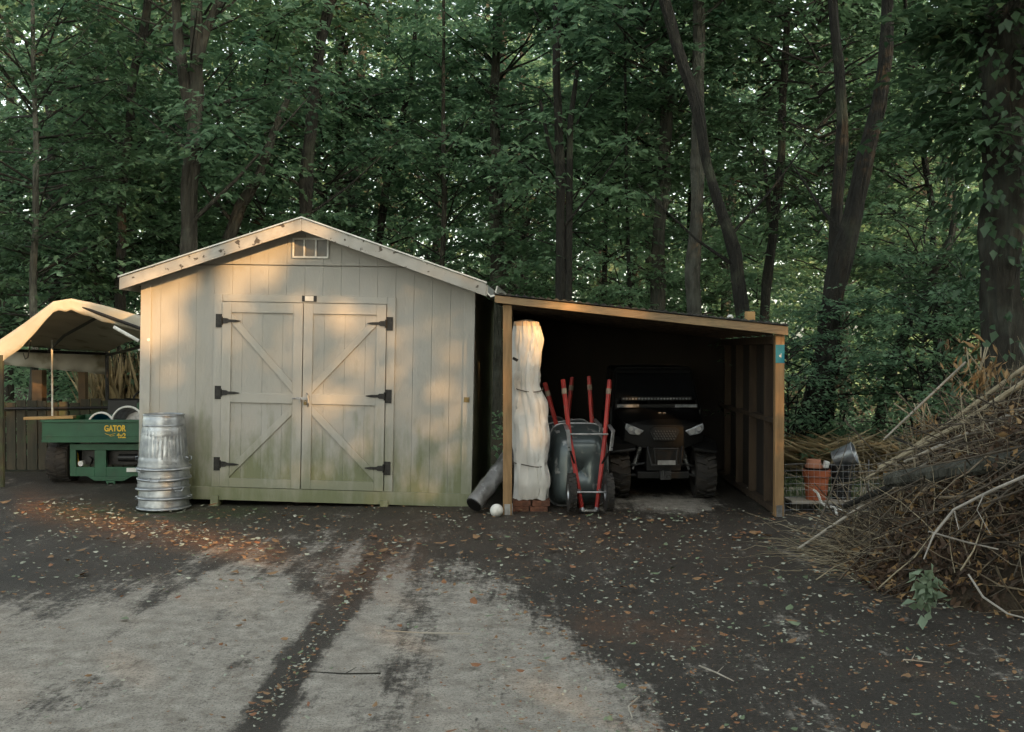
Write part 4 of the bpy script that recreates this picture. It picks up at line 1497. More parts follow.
# ------------------------------------------------------------------ canopy
def canopy():
    root = empty('carport_canopy', (-5.6, 13.6, GZ))
    tag(root, 'dirty cream canvas carport canopy with peaked front over the green cart', 'canopy')
    o_ = root.location
    def L(px, py, Y): return W(px, py, Y) - o_
    Yf, Yb = 12.6, 16.2
    front = [(-8, 346, Yf), (23, 325, Yf), (54, 302, Yf), (72, 299, Yf + .1), (105, 306, Yf + .25), (140, 316, Yf + .4), (168, 334, Yf + .4)]
    back = [(-6, 348, Yb), (12, 348, Yb), (32, 347, Yb), (50, 348, Yb), (78, 350, Yb), (107, 352, Yb), (131, 338, Yb - 1.2)]
    nu = len(front)
    fr = [L(*p) for p in front]; bk = [L(*p) for p in back]
    # dense roof with sag and wrinkles
    A, Bn = 36, 14
    def interp(arr, u):
        x = u * (len(arr) - 1)
        i = min(int(x), len(arr) - 2)
        return arr[i].lerp(arr[i + 1], x - i)
    vs, fs = [], []
    for j in range(Bn + 1):
        v = j / Bn
        for i in range(A + 1):
            u = i / A
            p = interp(fr, u).lerp(interp(bk, u), v)
            p.z += -.05 * math.sin(math.pi * v) + .02 * noise.noise(p * 2.5) + .10 * math.sin(v * math.pi) ** 2 * math.sin(math.pi * u)
            vs.append(p)
    for j in range(Bn):
        for i in range(A):
            fs.append((j * (A + 1) + i, j * (A + 1) + i + 1, (j + 1) * (A + 1) + i + 1, (j + 1) * (A + 1) + i))
    b = MB(); b.add(vs, fs)
    ob = b.build('roof_canvas', M['canvas'], root, smooth=True)
    sm = ob.modifiers.new('s', 'SOLIDIFY'); sm.thickness = .006; sm.offset = 1
    # front valance following the arch
    drops = [.30, .28, .13, .15, .21, .20, .18]
    b = MB(); vs = []; fs = []
    for i in range(A * 2 + 1):
        u = i / (A * 2)
        p = interp(fr, u)
        x = u * (nu - 1); k = min(int(x), nu - 2); dr = drops[k] + (drops[k + 1] - drops[k]) * (x - k)
        dr += .006 * math.sin(u * 60) + .014 * noise.noise(Vector((u * 12, 0, 3)))
        for w in range(5):
            q = p.copy()
            q.z += .006 - dr * w / 4
            q.y += -.012 + .008 * noise.noise(Vector((u * 30, w * .7, 0)))
            vs.append(q)
    for i in range(A * 2):
        for w in range(4):
            fs.append((i * 5 + w, i * 5 + w + 1, (i + 1) * 5 + w + 1, (i + 1) * 5 + w))
    b.add(vs, fs)
    ob = b.build('front_valance', M['canvas'], root, smooth=True)
    sm = ob.modifiers.new('s', 'SOLIDIFY'); sm.thickness = .004
    # rear valance
    b = MB(); vs = []; fs = []
    bkv = [L(-8, 348, Yb), L(107, 352, Yb)]
    nb = 50
    for i in range(nb + 1):
        u = i / nb
        p = bkv[0].lerp(bkv[1], u)
        for w in range(5):
            q = p.copy()
            q.z -= (.25 + .12 * u) * w / 4 + (.0)
            q.y += .03 * math.sin(u * 30 + w) * w / 4 + .01
            vs.append(q)
    p2 = [L(107, 352, Yb), L(133, 338, Yb - 1.2)]
    for i in range(nb):
        for w in range(4):
            fs.append((i * 5 + w, (i + 1) * 5 + w, (i + 1) * 5 + w + 1, i * 5 + w + 1))
    b.add(vs, fs)
    ob = b.build('rear_valance', M['canvas'], root, smooth=True)
    sm = ob.modifiers.new('s', 'SOLIDIFY'); sm.thickness = .004
    # frame tubes
    tubes = [([fr[0] + Vector((0, .03, -.06)), fr[2] + Vector((0, .03, -.06)), fr[3] + Vector((0, .03, -.06)), fr[6] + Vector((0, .03, -.06))], 'front_bow'),
             ([bk[0] + Vector((0, -.03, -.03)), bk[5] + Vector((0, -.03, -.03))], 'rear_rail'),
             ([fr[4] + Vector((0, .05, -.08)), (fr[4] + bk[2]) / 2 + Vector((0, 0, -.10)), bk[3] + Vector((0, -.05, -.05))], 'rafter_tube'),
             ([fr[6] + Vector((0, .05, -.08)), bk[5] + Vector((.02, -.05, -.05))], 'rafter_tube')]
    for pts, nm in tubes:
        t = MB(); t.tube(pts, .022, 8)
        t.build(nm, M['black'], root, smooth=True)
    t = MB()
    t.tube([L(114, 327, 12.7), L(139, 341, 12.7)], .022, 8)
    t.build('brace_tube', M['white'], root)
    for (px, Y, ptop, m_, rr) in ((52, 14.0, 340, 'white', .014), (107, Yb, 352, 'black', .03), (1, 12.6, 355, 'fence', .035), (168, 13.0, 335, 'black', .025), (-40, Yb, 350, 'black', .025)):
        top = L(px, ptop, Y)
        t = MB(); t.tube([Vector((top.x, top.y, 0)), top], rr, 8)
        t.build('leg_pole', M[m_], root)
    t = MB()
    a, c = fr[1] + Vector((.05, .1, -.2)), bk[4] + Vector((-.3, -1.2, -.05))
    t.tube([a, a.lerp(c, .35) + Vector((0, 0, -.16)), a.lerp(c, .7) + Vector((0, 0, -.13)), c], .008, 5)
    t.build('rope', M['twine'], root)


canopy()


def fences():
    root = empty('board_fence', (-6.8, 14.6, 0))
    tag(root, 'dark weathered board fence behind the green cart at left', 'fence')
    b = MB()
    x = -3.4
    while x < 2.6:
        w = rnd.uniform(.12, .15)
        h = 1.02 + rnd.uniform(-.05, .03)
        b.box((x + w / 2, rnd.uniform(-.008, .008), h / 2), (w, .02, h))
        x += w + rnd.uniform(.012, .03)
    b.build('boards', M['fence'], root)
    for z in (.3, .78):
        r = MB(); r.b2(-3.4, 2.6, .02, .06, z, z + .08)
        r.build('rail', M['fence'], root)
    r = MB()
    r.tube([(-3.4, -.06, .86), (2.4, -.06, .93)], .022, 8)
    r.build('top_pipe', M['black'], root)
    for px, w, top, lb in ((39, .16, 370, 'wider brown timber post behind the fence below the canopy'), (83, .11, 372, 'slimmer brown timber post right of the wider one below the canopy')):
        p = MB()
        Y = 15.4
        X = (px - 512) / 1000 * Y
        z = 1.75 - (top - 350) / 1000 * Y
        p.b2(-w / 2, w / 2, -w / 2, w / 2, 0, z)
        o = p.build('timber_post', M['post_old'], bevel=.006, loc=(X, Y, 0))
        tag(o, lb, 'post', 'timber posts behind the fence')


fences()


# ------------------------------------------------------------------ pots, bench, wire fence
def right_side():
    Y = 10.9
    root = empty('plank_bench', ((816 - 512) / 1000 * Y, Y, GZ))
    tag(root, 'low grey plank bench on block feet holding the flowerpots', 'bench')
    sx = Y / 1000
    t = MB()
    t.b2(-.30, .42, -.16, .16, .075, .105)
    t.build('top', M['grey_plank'], root, bevel=.004)
    for x in (-.25, .02, .34):
        f = MB(); f.b2(x - .04, x + .04, -.14, .14, 0, .074)
        f.build('leg', M['fence'], root)
    t = empty('flowerpot', (root.location.x + .01, Y - .0, GZ + .106))
    def pot(prof, nm, m_, par, n=36):
        b = MB(); b.lathe(prof, n)
        return b.build(nm, m_, par, smooth=True)
    pot([(.001, 0), (.11, 0), (.135, .27), (.125, .27), (.105, .02), (.001, .02)], 'pot_body', M['terra'], t)
    pot([(.137, .255), (.15, .255), (.152, .325), (.13, .325), (.13, .26)], 'pot_rim', M['terra'], t)
    tag(t, 'large orange terracotta flowerpot on the low plank bench', 'flowerpot')
    d = empty('saucer', (t.location.x, Y, GZ + .432))
    pot([(.001, 0), (.125, 0), (.14, .025), (.13, .025), (.12, .008), (.001, .008)], 'dish', M['blackpl'], d)
    tag(d, 'dark round saucer resting on top of the large orange flowerpot', 'saucer')
    d = empty('flowerpot', (t.location.x - .03, Y, GZ + .445))
    pot([(.001, .095), (.075, .095), (.088, .0), (.082, .0), (.07, .085), (.001, .085)], 'pot_body', M['terra2'], d)
    pot([(.089, .0), (.094, .0), (.094, .03), (.087, .03)], 'pot_rim', M['terra2'], d)
    tag(d, 'small pale terracotta pot upside down on the orange flowerpot', 'flowerpot')
    b = MB()
    b.box((0, 0, .04), (.06, .06, .08), Matrix.Rotation(.3, 3, 'Y'))
    o = b.build('white_cup', M['white'], loc=(t.location.x + .10, Y - .02, GZ + .445), bevel=.012)
    tag(o, 'little white plastic cup wedged beside the small upturned pot', 'cup')
    k = empty('plastic_pot', (t.location.x + .285, Y + .03, GZ + .106))
    pot([(.001, 0), (.10, 0), (.125, .37), (.115, .37), (.09, .02), (.001, .02)], 'pot_body', M['blackpl'], k)
    pot([(.122, .34), (.135, .34), (.135, .375), (.12, .375)], 'pot_rim', M['blackpl'], k)
    tag(k, 'tall black plastic nursery pot right of the orange flowerpot', 'flowerpot')
    s = empty('bucket', (k.location.x + .02, Y, GZ + .50))
    Mx = Matrix.Translation((0, 0, .08)) @ Matrix.Rotation(R(68), 4, 'Y') @ Matrix.Rotation(R(25), 4, 'X')
    b = MB(); b.lathe([(.001, -.12), (.085, -.12), (.12, .11), (.112, .11), (.08, -.11), (.001, -.11)], 32, Mx)
    b.build('bucket_body', M['galv'], s, smooth=True)
    b = MB(); b.ring((0, 0, .11), .12, .007, Mx, 30, 6)
    b.build('bucket_rim', M['galv'], s, smooth=True)
    tag(s, 'silver bucket tipped on its side on top of the black pot', 'bucket')
    # white curved pipe/branch
    c = MB()
    pts = [W(814, 490, 10.6), W(818, 493, 10.6), W(822, 503, 10.6), W(828, 507, 10.58), W(836, 508, 10.55), (W(838, 518, 10.5))]
    o_ = pts[-1].copy()
    c.tube([p - o_ for p in pts], [.010, .014, .015, .018, .018, .013], 8)
    c.tube([W(831, 507, 10.57) - o_, W(846, 512, 10.5) - o_], [.014, .008], 6)
    o = c.build('bleached_branch', M['white'], smooth=True, loc=o_)
    tag(o, 'bleached white curved branch leaning on the wire fence by the pots', 'branch')
    # wire mesh
    root = empty('wire_fence', (3.02, 10.68, GZ))
    tag(root, 'low rusty square mesh wire fence in front of the flowerpots', 'fence')
    w = MB()
    for i in range(28):
        x = -.10 + i * .062
        w.tube([(x, .0, 0), (x + .004, .004 * math.sin(i), .30), (x, 0, .52 + .01 * math.sin(i * 2))], .0015, 4)
    for j in range(8):
        z = .02 + j * .07
        w.tube([(-.10 + 1.72 * t_ / 10, .012 * math.sin(t_ * .9), z + .008 * math.sin(t_ * 1.3)) for t_ in range(11)], .0015, 4)
    w.build('wire_mesh', M['steel'], root)
    for x in (-.12, .8, 1.64):
        p = MB(); p.tube([(x, .01, 0), (x, .01, .56)], .008, 6)
        p.build('stake', M['steel'], root)
    # board behind (pale ledge)
    b = MB(); b.box((0, 0, .06), (1.6, .04, .10))
    o = b.build('edging_board', M['grey_plank'], loc=(3.6, 11.9, 0), bevel=.003)
    tag(o, 'grey edging board on the ground behind the flowerpots', 'board')
    # grass and dry reeds behind
    g = np.random.default_rng(5)
    def blades(name, n, x0, x1, y0, y1, h0, h1, m_, lb, cat, lean=.3, wd=.006, flat=False):
        X = g.uniform(x0, x1, n); Yy = g.uniform(y0, y1, n)
        Hh = g.uniform(h0, h1, n)
        P = np.stack([X, Yy, np.full(n, 0.0)], 1)
        D = np.stack([g.normal(0, lean, n), g.normal(0, lean, n), np.ones(n) * (.25 if flat else 1)], 1)
        if flat:
            P[:, 2] = g.uniform(.02, .5, n)
            D[:, 0] = g.choice([-1, 1], n) * g.uniform(.6, 1, n)
        Nn = g.normal(0, 1, (n, 3)); Nn[:, 2] *= .2
        V, Fc = leaf_arrays(P, D, Nn, Hh, wd)
        me = tri_mesh(name, V, Fc, [m_], None, np.repeat(g.random(n), 2))
        o = bpy.data.objects.new(name, me); col.objects.link(o)
        tag(o, lb, cat, kind='stuff')
    gm = leaf_mat('grass_blade', (.06, .10, .04), (.14, .19, .09), .3)
    rm = leaf_mat('dry_reed', (.22, .17, .09), (.42, .34, .2), .2)
    blades('grass', 5000, 2.9, 6.5, 11.2, 14.5, .08, .24, gm, 'green grass growing behind the flowerpots and wire fence', 'grass', wd=.03)
    blades('dry_reeds', 900, 3.75, 5.8, 12.6, 13.4, .4, .8, rm, 'flattened heap of dry tan reeds behind the flowerpots', 'dry reeds', wd=.012, flat=True)
    blades('tall_grass', 700, -7.2, -6.0, 17.0, 18, .9, 1.9, rm, 'dry tall grass stems behind the board fence at left', 'tall grass', lean=.16, wd=.005)


right_side()


# ------------------------------------------------------------------ brush pile
def brush():
    g = np.random.default_rng(21)
    # height field of the heap: foot line from (2.55,8.6) sweeping to (3.2,6.2)
    def hgt(x, y):
        # ridge rises to the right
        xx = x - (y - 8.5) * .28 - .24
        fx = np.interp(xx, [2.4, 2.7, 2.95, 3.15, 3.55, 4.35, 6.0], [0, .12, .33, .58, .95, 1.42, 1.9])
        fy = np.clip((y - (6.1 + .9 * np.clip(3.6 - x, 0, 1.2))) / .9, 0, 1) * np.clip((10.2 - y) / 1.2, 0, 1)
        return fx * np.sqrt(fy)
    # inner mound
    m = MB()
    nx, ny = 60, 50
    vs, fs = [], []
    for j in range(ny + 1):
        for i in range(nx + 1):
            x = 2.5 + 4.3 * i / nx; y = 6.3 + 4.0 * j / ny
            z = max(-.05, float(hgt(x, y)) * .72 - .10 + .16 * noise.noise(Vector((x * 4, y * 4, 0))) + .06 * noise.noise(Vector((x * 12, y * 12, 0))))
            vs.append((x, y, z))
    for j in range(ny):
        for i in range(nx):
            k = j * (nx + 1) + i
            fs.append((k, k + 1, k + nx + 2, k + nx + 1))
    m.add(vs, fs, 0)
    base = m
    def stick(p, d, L, r, mi, bend=.2, n=4, seg=4):
        d = d / np.linalg.norm(d)
        q = np.array(p, float); pts = [q.copy()]
        for s in range(seg):
            d = d + g.normal(0, bend, 3); d /= np.linalg.norm(d)
            q = q + d * L / seg
            q[2] = max(q[2], .03)
            pts.append(q.copy())
        base.tube(pts, [r * (1 - .75 * s / seg) for s in range(seg + 1)], n, mi, False)
        return pts
    for i in range(3600):
        x = 2.4 + 3.6 * g.random() ** .8; y = 6.1 + 3.9 * g.random() ** 1.1
        h = float(hgt(x, y))
        if h < .08: continue
        z = h * (.75 + .33 * g.random()) - .05
        az = g.choice([0.35, 2.9, -.4, 3.6, 1.5]) + g.normal(0, .9)
        d = np.array([math.cos(az), math.sin(az) * .8, g.normal(.05, .5)])
        L = g.uniform(.25, .95)
        mi = int(g.choice([1, 2, 3], p=[.30, .62, .08]))
        stick((x - d[0] * L / 2, y - d[1] * L / 2, max(.03, z - d[2] * L / 2)), d, L, g.uniform(.0025, .008), mi)
    # straw fan spilling to the left foot
    for i in range(480):
        t = g.random() ** .7
        x = 2.45 + 1.35 * t + g.normal(0, .12); y = 7.5 + g.normal(.35, .5) + .6 * (1 - t)
        z = .03 + .30 * t * g.random()
        az = math.pi + g.normal(-.1, .55)
        d = np.array([math.cos(az), math.sin(az), g.normal(-.10, .12)])
        stick((x, y, z), d, g.uniform(.2, .7), g.uniform(.0018, .0042), 3 if g.random() < .7 else 1, .22, 3, 3)
    # stems pointing up-left out of the heap along its ridge
    for i in range(1100):
        t = g.random() ** .8
        x = 2.9 + 2.6 * t; y = 7.5 + g.normal(.7, .7)
        z = float(hgt(x, y)) * .75
        d = np.array([g.normal(.35, .5), g.normal(0, .35), abs(g.normal(.55, .35))])
        stick((x, y, max(z, .05)), d, g.uniform(.3, .95), g.uniform(.002, .006), int(g.choice([1, 3, 3])), .12)
    # long drooping boughs lying down the slope
    for i in range(90):
        x = 3.4 + 2.6 * g.random(); y = 6.4 + 2.6 * g.random()
        z = float(hgt(x, y)) * 1.0 + .03
        d = np.array([-1, g.normal(-.15, .35), -.42 + g.normal(0, .12)])
        stick((x, y, max(z, .05)), d, g.uniform(.7, 1.6), g.uniform(.005, .013), int(g.choice([1, 2, 2])), .07, 5, 6)
    # thicker forked limbs thrown on at all angles
    for i in range(75):
        x = 2.95 + 2.9 * g.random(); y = 6.4 + 3.2 * g.random()
        h = float(hgt(x, y))
        if h < .2: continue
        az = g.uniform(0, 6.28)
        d = np.array([math.cos(az), math.sin(az) * .7, g.normal(.05, .35)])
        rr0 = g.uniform(.006, .014)
        mi = int(g.choice([1, 2, 2]))
        L0 = g.uniform(.5, 1.3)
        pts = stick((x - d[0] * L0 / 2, y - d[1] * L0 / 2, max(.05, h * g.uniform(.85, 1.12) - d[2] * L0 / 2)), d, L0, rr0, mi, .22, 6, 5)
        for q in pts[1:4]:
            if g.random() < .8:
                stick(q, d + g.normal(0, .7, 3), L0 * g.uniform(.3, .6), rr0 * .5, mi, .3, 4, 4)
    mats = [mat('rotting_brush', (.02, .014, .008), (.05, .034, .018), rough=.95, scale=14, bump=1, bscale=30),
            mat('dead_twig', (.21, .165, .11), (.11, .085, .055), rough=.9, scale=9),
            mat('dark_twig', (.085, .068, .048), (.05, .04, .028), rough=.9, scale=9),
            mat('straw', (.37, .315, .215), (.23, .19, .12), rough=.85, scale=9),
            mat('dead_leaf', (.085, .048, .026), (.04, .024, .014), rough=.85, scale=5),
            mat('dead_leaf_tan', (.32, .20, .09), (.2, .12, .05), rough=.85, scale=5)]
    # dead leaves
    n = 30000
    X = 2.6 + 3.6 * g.random(n); Yy = 6.1 + 4.0 * g.random(n)
    hh = hgt(X, Yy)
    k = hh > .05
    X, Yy, hh = X[k], Yy[k], hh[k]
    n = len(X)
    P = np.stack([X, Yy, np.maximum(hh * (.74 + .42 * g.random(n)) - .04, .03)], 1)
    D = g.normal(0, 1, (n, 3)); D[:, 2] -= .8
    V, Fc = leaf_arrays(P, D, g.normal(0, 1, (n, 3)), g.uniform(.03, .10, n), .22)
    mi = np.repeat(np.where(g.random(n) < .78, 4, 5), 2)
    me = tri_mesh('brush_pile', V, Fc, mats, mi, None, base)
    o = bpy.data.objects.new('brush_pile', me); col.objects.link(o)
    tag(o, 'heap of cut brush, dead twigs, straw and brown leaves at the right edge', 'brush pile', kind='stuff')

    # individual pieces lying on the heap
    def piece(name, pts, rads, m_, lb, cat, grp=None, n=8, branches=()):
        o_ = Vector(pts[-1]); b = MB()
        b.tube([Vector(p) - o_ for p in pts], rads, n, jitter=.1)
        for bp in branches:
            b.tube([Vector(p) - o_ for p in bp], [rads[0] * .4, rads[0] * .25, rads[0] * .12][:len(bp)], 5)
        o = b.build(name, m_, smooth=True, loc=o_)
        tag(o, lb, cat, grp)
    piece('log', [W(886, 481, 7.75), W(925, 475, 7.6), W(970, 468, 7.3), W(1040, 455, 6.9)], [.06, .068, .065, .06], M['bark_grey'], 'thick grey log lying across the middle of the brush pile', 'log')
    piece('log', [W(846, 506, 8.8), W(866, 498, 8.6), W(890, 488, 8.2)], [.025, .03, .03], M['bark_dark'], 'thin dark log end at the left shoulder of the brush pile', 'log')
    canes = [((798, 550, 8.6), (868, 503, 8.7), (955, 455, 8.4), 'long pale cane leaning from the ground up the left of the brush pile', .014),
             ((884, 440, 9.0), (910, 415, 8.9), (966, 362, 8.7), 'straight pale cane pointing up left above the brush pile top', .011),
             ((880, 468, 9.0), (960, 425, 8.6), (1040, 372, 8.3), 'thick tan cane running along the upper slope of the brush pile', .024),
             ((866, 480, 9.0), (940, 430, 8.8), (1040, 356, 8.6), 'tan cane along the very crest of the brush pile', .020),
             ((905, 462, 8.6), (965, 435, 8.3), (1040, 402, 8.0), 'brown cane lying below the crest canes', .017),
             ((860, 505, 8.7), (930, 462, 8.5), (1010, 430, 8.2), 'weathered cane crossing above the grey log', .014)]
    for a, b, c, lb, r in canes:
        piece('cane', [W(*a), W(*b), W(*c)], [r * .8, r, r], M['grey_plank'] if r < .018 else mats[3], lb, 'cane', 'canes lying on the brush pile')
    pale = mat('pale_branch', (.36, .33, .29), (.22, .2, .17), rough=.8, scale=8)
    piece('branch', [W(1040, 470, 6.3), W(990, 492, 6.3), W(955, 510, 6.3), W(935, 535, 6.25), W(925, 560, 6.2)], [.011, .010, .009, .007, .004], pale,
          'pale crooked branch arching down the front of the brush pile', 'branch', None, 7, [(W(955, 510, 6.3), W(960, 530, 6.2), W(972, 520, 6.2)), (W(985, 494, 6.3), W(978, 510, 6.2), W(992, 535, 6.1))])
    piece('branch', [W(970, 575, 5.9), W(985, 598, 5.8), W(1010, 615, 5.7), W(1030, 620, 5.7)], [.006, .007, .006, .005], pale, 'thin white branch low on the front of the brush pile', 'branch', None, 6)
    piece('branch', [W(930, 532, 6.6), W(965, 542, 6.6), W(1000, 550, 6.5)], [.006, .007, .005], pale, 'slender pale branch lying level at the middle of the brush pile', 'branch', None, 6)
    piece('branch', [W(895, 438, 8.9), W(925, 452, 8.7), W(1000, 470, 8.3)], [.009, .01, .009], M['bark_dark'], 'thin dark branch crossing the upper brush pile', 'branch', None, 6)
    # green sprig hanging at the foot
    n = 70
    c0 = W(929, 590, 6.15)
    P = np.array(c0)[None] + g.normal(0, 1, (n, 3)) * np.array([.035, .035, .065])
    V, Fc = leaf_arrays(P - np.array(c0), g.normal(0, 1, (n, 3)) + np.array([0, 0, -1.0]), g.normal(0, 1, (n, 3)), g.uniform(.055, .10, n), .33)
    me = tri_mesh('leafy_sprig', V, Fc, [leaf_mat('grey_green_leaf', (.10, .15, .09), (.20, .26, .17), .25)], None, np.repeat(g.random(n), 2))
    o = bpy.data.objects.new('leafy_sprig', me); o.location = c0; col.objects.link(o)
    tag(o, 'small grey green leafy sprig hanging at the foot of the brush pile', 'sprig')
    # tan leaf clusters standing on the crest
    for (px, py, Y, s, lb) in ((985, 372, 8.8, 1.0, 'tuft of curled tan leaves standing on the crest of the brush pile at right'), (930, 428, 8.9, .7, 'smaller tuft of tan leaves halfway up the brush pile crest')):
        n = 110
        P = g.normal(0, 1, (n, 3)) * np.array([.12, .1, .12]) * s
        V, Fc = leaf_arrays(P, g.normal(0, .6, (n, 3)) + np.array([-.2, 0, -1.0]), g.normal(0, 1, (n, 3)), g.uniform(.07, .16, n) * s, .12)
        st = MB()
        for q in range(6):
            st.tube([(g.normal(.1, .05), 0, -.4), (g.normal(0, .05), 0, 0), (g.normal(-.08, .1), 0, .22)], .006, 5, 1)
        me = tri_mesh('reed_tuft', V, Fc, [mats[5], mats[3]], np.zeros(len(Fc), int), None, st)
        o = bpy.data.objects.new('reed_tuft', me); o.location = W(px, py, Y); col.objects.link(o)
        tag(o, lb, 'reed tuft', 'leaf tufts on the brush pile')


brush()


# ------------------------------------------------------------------ forest
CR = {}
CR['canopy'] = [spray_crown('crown', M['leafA'], 100 + i, 2.0, 9.5, 3.2, 60, 9, 15, .15) for i in range(3)]
CR['light'] = [spray_crown('crown', M['leafB'], 120 + i, 1.6, 9.0, 2.9, 50, 9, 14, .155) for i in range(3)]
CR['dark'] = [spray_crown('crown', M['leafC'], 140 + i, 1.6, 9.0, 3.0, 80, 8, 14, .135) for i in range(2)]
CR['high'] = [spray_crown('crown', M['leafA'], 150 + i, 4.6, 9.5, 3.4, 54, 9, 14, .15) for i in range(2)]
CR['shrub'] = [spray_crown('foliage', M['leafB'], 160 + i, .25, 2.6, 1.4, 60, 6, 12, .085, prof=lambda u: .6 + .5 * math.sin(math.pi * u)) for i in range(3)]
CR['shrubd'] = [spray_crown('foliage', M['leafC'], 170 + i, .2, 2.4, 1.5, 60, 6, 12, .09, prof=lambda u: .6 + .5 * math.sin(math.pi * u)) for i in range(2)]


def tree(name, paths, Y, bark, crown, label, group=None, crown_off=(0, 0, 0), cscale=1.0, rz=None, top=11, limbs=3, cat='tree'):
    """paths: list of pixel polylines (px,py,width px) measured at depth Y, first is the main stem, given top to bottom"""
    main = [(W(px, py, Y), w * Y / F / 2 * .86) for px, py, w in paths[0]][::-1]
    b0 = main[0][0].copy(); b1 = main[1][0]
    d = (b1 - b0)
    gx = b0.x - (d.x / max(d.z, .3)) * b0.z * .5
    basep = Vector((gx, Y, 0))
    root = empty(name, (basep.x, basep.y, -.03))
    t = MB()
    pts = [Vector((0, 0, -.1)), Vector((0, 0, .15))] + [p - basep for p, _ in main]
    r0 = main[0][1]
    rads = [r0 * 1.5, r0 * 1.12] + [r for _, r in main]
    if pts[2].z < .3: pts.pop(2); rads.pop(2)
    dirn = (pts[-1] - pts[-2]).normalized()
    k = (top - pts[-1].z)
    if k > .5:
        pts.append(pts[-1] + Vector((dirn.x * .3, 0, 1)).normalized() * k * .5); rads.append(rads[-1] * .75)
        pts.append(pts[-1] + Vector((-dirn.x * .2, .05, 1)).normalized() * k * .5); rads.append(rads[-1] * .5)
    # subdivide with small wobble
    P2, R2 = [], []
    for i in range(len(pts) - 1):
        seg = max(1, int((pts[i + 1] - pts[i]).length / .16))
        for s in range(seg):
            u = s / seg
            p = pts[i].lerp(pts[i + 1], u)
            wob = min(.05, rads[i] * .6)
            p = p + Vector((noise.noise(Vector((p.z * .8, Y, basep.x))), noise.noise(Vector((p.z * .8, Y + 9, basep.x))), 0)) * wob
            P2.append(p); R2.append(rads[i] + (rads[i + 1] - rads[i]) * u)
    P2.append(pts[-1]); R2.append(rads[-1])
    t.tube(P2, R2, 26, jitter=.5)
    for path in paths[1:]:
        q = [(W(px, py, Y) - basep, w * Y / F / 2) for px, py, w in path][::-1]
        t.tube([p for p, _ in q], [r for _, r in q], 10, jitter=.2)
    rr = random.Random(int(abs(basep.x) * 100) + int(Y * 10))
    for i in range(limbs):
        j = int(len(P2) * rr.uniform(.35, .85))
        p = P2[j]; L = rr.uniform(1.2, 3.0)
        dv = Vector((rr.choice([-1, 1]) * rr.uniform(.5, 1), rr.uniform(-.6, .6), rr.uniform(.4, 1.1))).normalized()
        r = max(.012, R2[j] * .32)
        t.tube([p, p + dv * L * .4 + Vector((0, 0, .05)), p + dv * L + Vector((0, 0, .35))], [r, r * .65, r * .2], 6)
    t.build('trunk', bark, root, smooth=True)
    if crown:
        me = crown
        c = bpy.data.objects.new('crown', me)
        col.objects.link(c)
        c.parent = root
        mean = P2[len(P2) // 2]
        c.location = (mean.x * .8 + crown_off[0], crown_off[1] - .7, crown_off[2])
        c.rotation_euler = (0, 0, rz if rz is not None else rr.random() * 6.28)
        c.scale = (cscale, cscale, cscale)
    tag(root, label, cat, group)
    return root


C = CR
B_, BG, BD = M['bark'], M['bark_grey'], M['bark_dark']
tree('forest_tree', [[(150, 0, 8), (145, 35, 9), (134, 90, 9), (126, 150, 9), (123, 235, 10), (121, 300, 11)]], 18, BD, C['canopy'][0], 'slim dark tree leaning slightly right, behind the left end of the shed roof', crown_off=(-.5, 2.6, 1.2))
tree('forest_tree', [[(200, 20, 14), (198, 70, 14), (196, 130, 16), (192, 180, 18), (190, 245, 19), (190, 300, 20)], [(178, 0, 9), (180, 40, 11), (186, 80, 12), (192, 120, 12)], [(222, 0, 8), (208, 30, 9), (200, 62, 9)]], 17, B_, C['high'][0], 'stout forked tree with pale patches left of the shed gable', crown_off=(-.3, 1.5, 0))
tree('leaning_tree', [[(290, 95, 6), (272, 135, 8), (258, 175, 11), (240, 205, 14), (228, 240, 15)]], 18.5, B_, C['light'][0], 'reddish tree leaning right just behind the shed roof ridge', crown_off=(.5, 2.2, 1), top=7)
tree('forest_tree', [[(332, 0, 12), (322, 40, 12), (315, 90, 12), (311, 130, 13), (306, 180, 14), (304, 260, 14)]], 19, BD, C['canopy'][1], 'dark tree rising straight above the shed gable vent', crown_off=(0, 2.5, .8))
tree('forest_tree', [[(412, 80, 5), (404, 110, 6), (396, 150, 7), (385, 190, 8), (378, 250, 8)]], 22, BD, C['light'][1], 'thin dark tree leaning right above the right slope of the shed roof', limbs=4, crown_off=(0, 2.0, .5))
tree('young_tree', [[(444, 60, 4), (444, 120, 4.5), (444, 190, 5.5), (442, 280, 6)]], 20, B_, C['light'][2], 'very slender straight sapling between the leaning tree and the grey barked tree', limbs=4, cscale=.8, crown_off=(0, 1.5, 1))
tree('forest_tree', [[(500, 0, 9), (497, 60, 10), (494, 130, 11), (495, 200, 12), (496, 290, 13)]], 21, BG, C['high'][1], 'grey barked tree with yellow moss directly above the shed gutter end', crown_off=(0, 1.5, .5))
tree('forest_tree', [[(556, 0, 8), (557, 80, 9), (560, 150, 10), (560, 220, 11), (560, 300, 12)], [(577, 70, 4), (570, 120, 6), (569, 200, 7), (568, 300, 8)], [(540, 100, 3), (548, 140, 4), (557, 165, 5)]], 18, BD, C['light'][0], 'twin stemmed dark tree rising above the left part of the lean-to roof', crown_off=(.2, 2.4, 1.2))
tree('forest_tree', [[(668, 0, 13), (666, 70, 14), (663, 150, 14), (660, 230, 15), (657, 310, 17)]], 19.5, BG, C['high'][0], 'grey brown trunk left of the tallest straight pale trunk behind the lean-to', limbs=2, crown_off=(0, 2.2, .5))
tree('forest_tree', [[(698, 0, 13), (697, 90, 14), (696, 180, 15), (695, 250, 16), (694, 320, 17)]], 17, BG, C['high'][1], 'tall straight pale trunk crossed by the curved tree behind the lean-to', limbs=1, crown_off=(0, 2.5, 1.5))
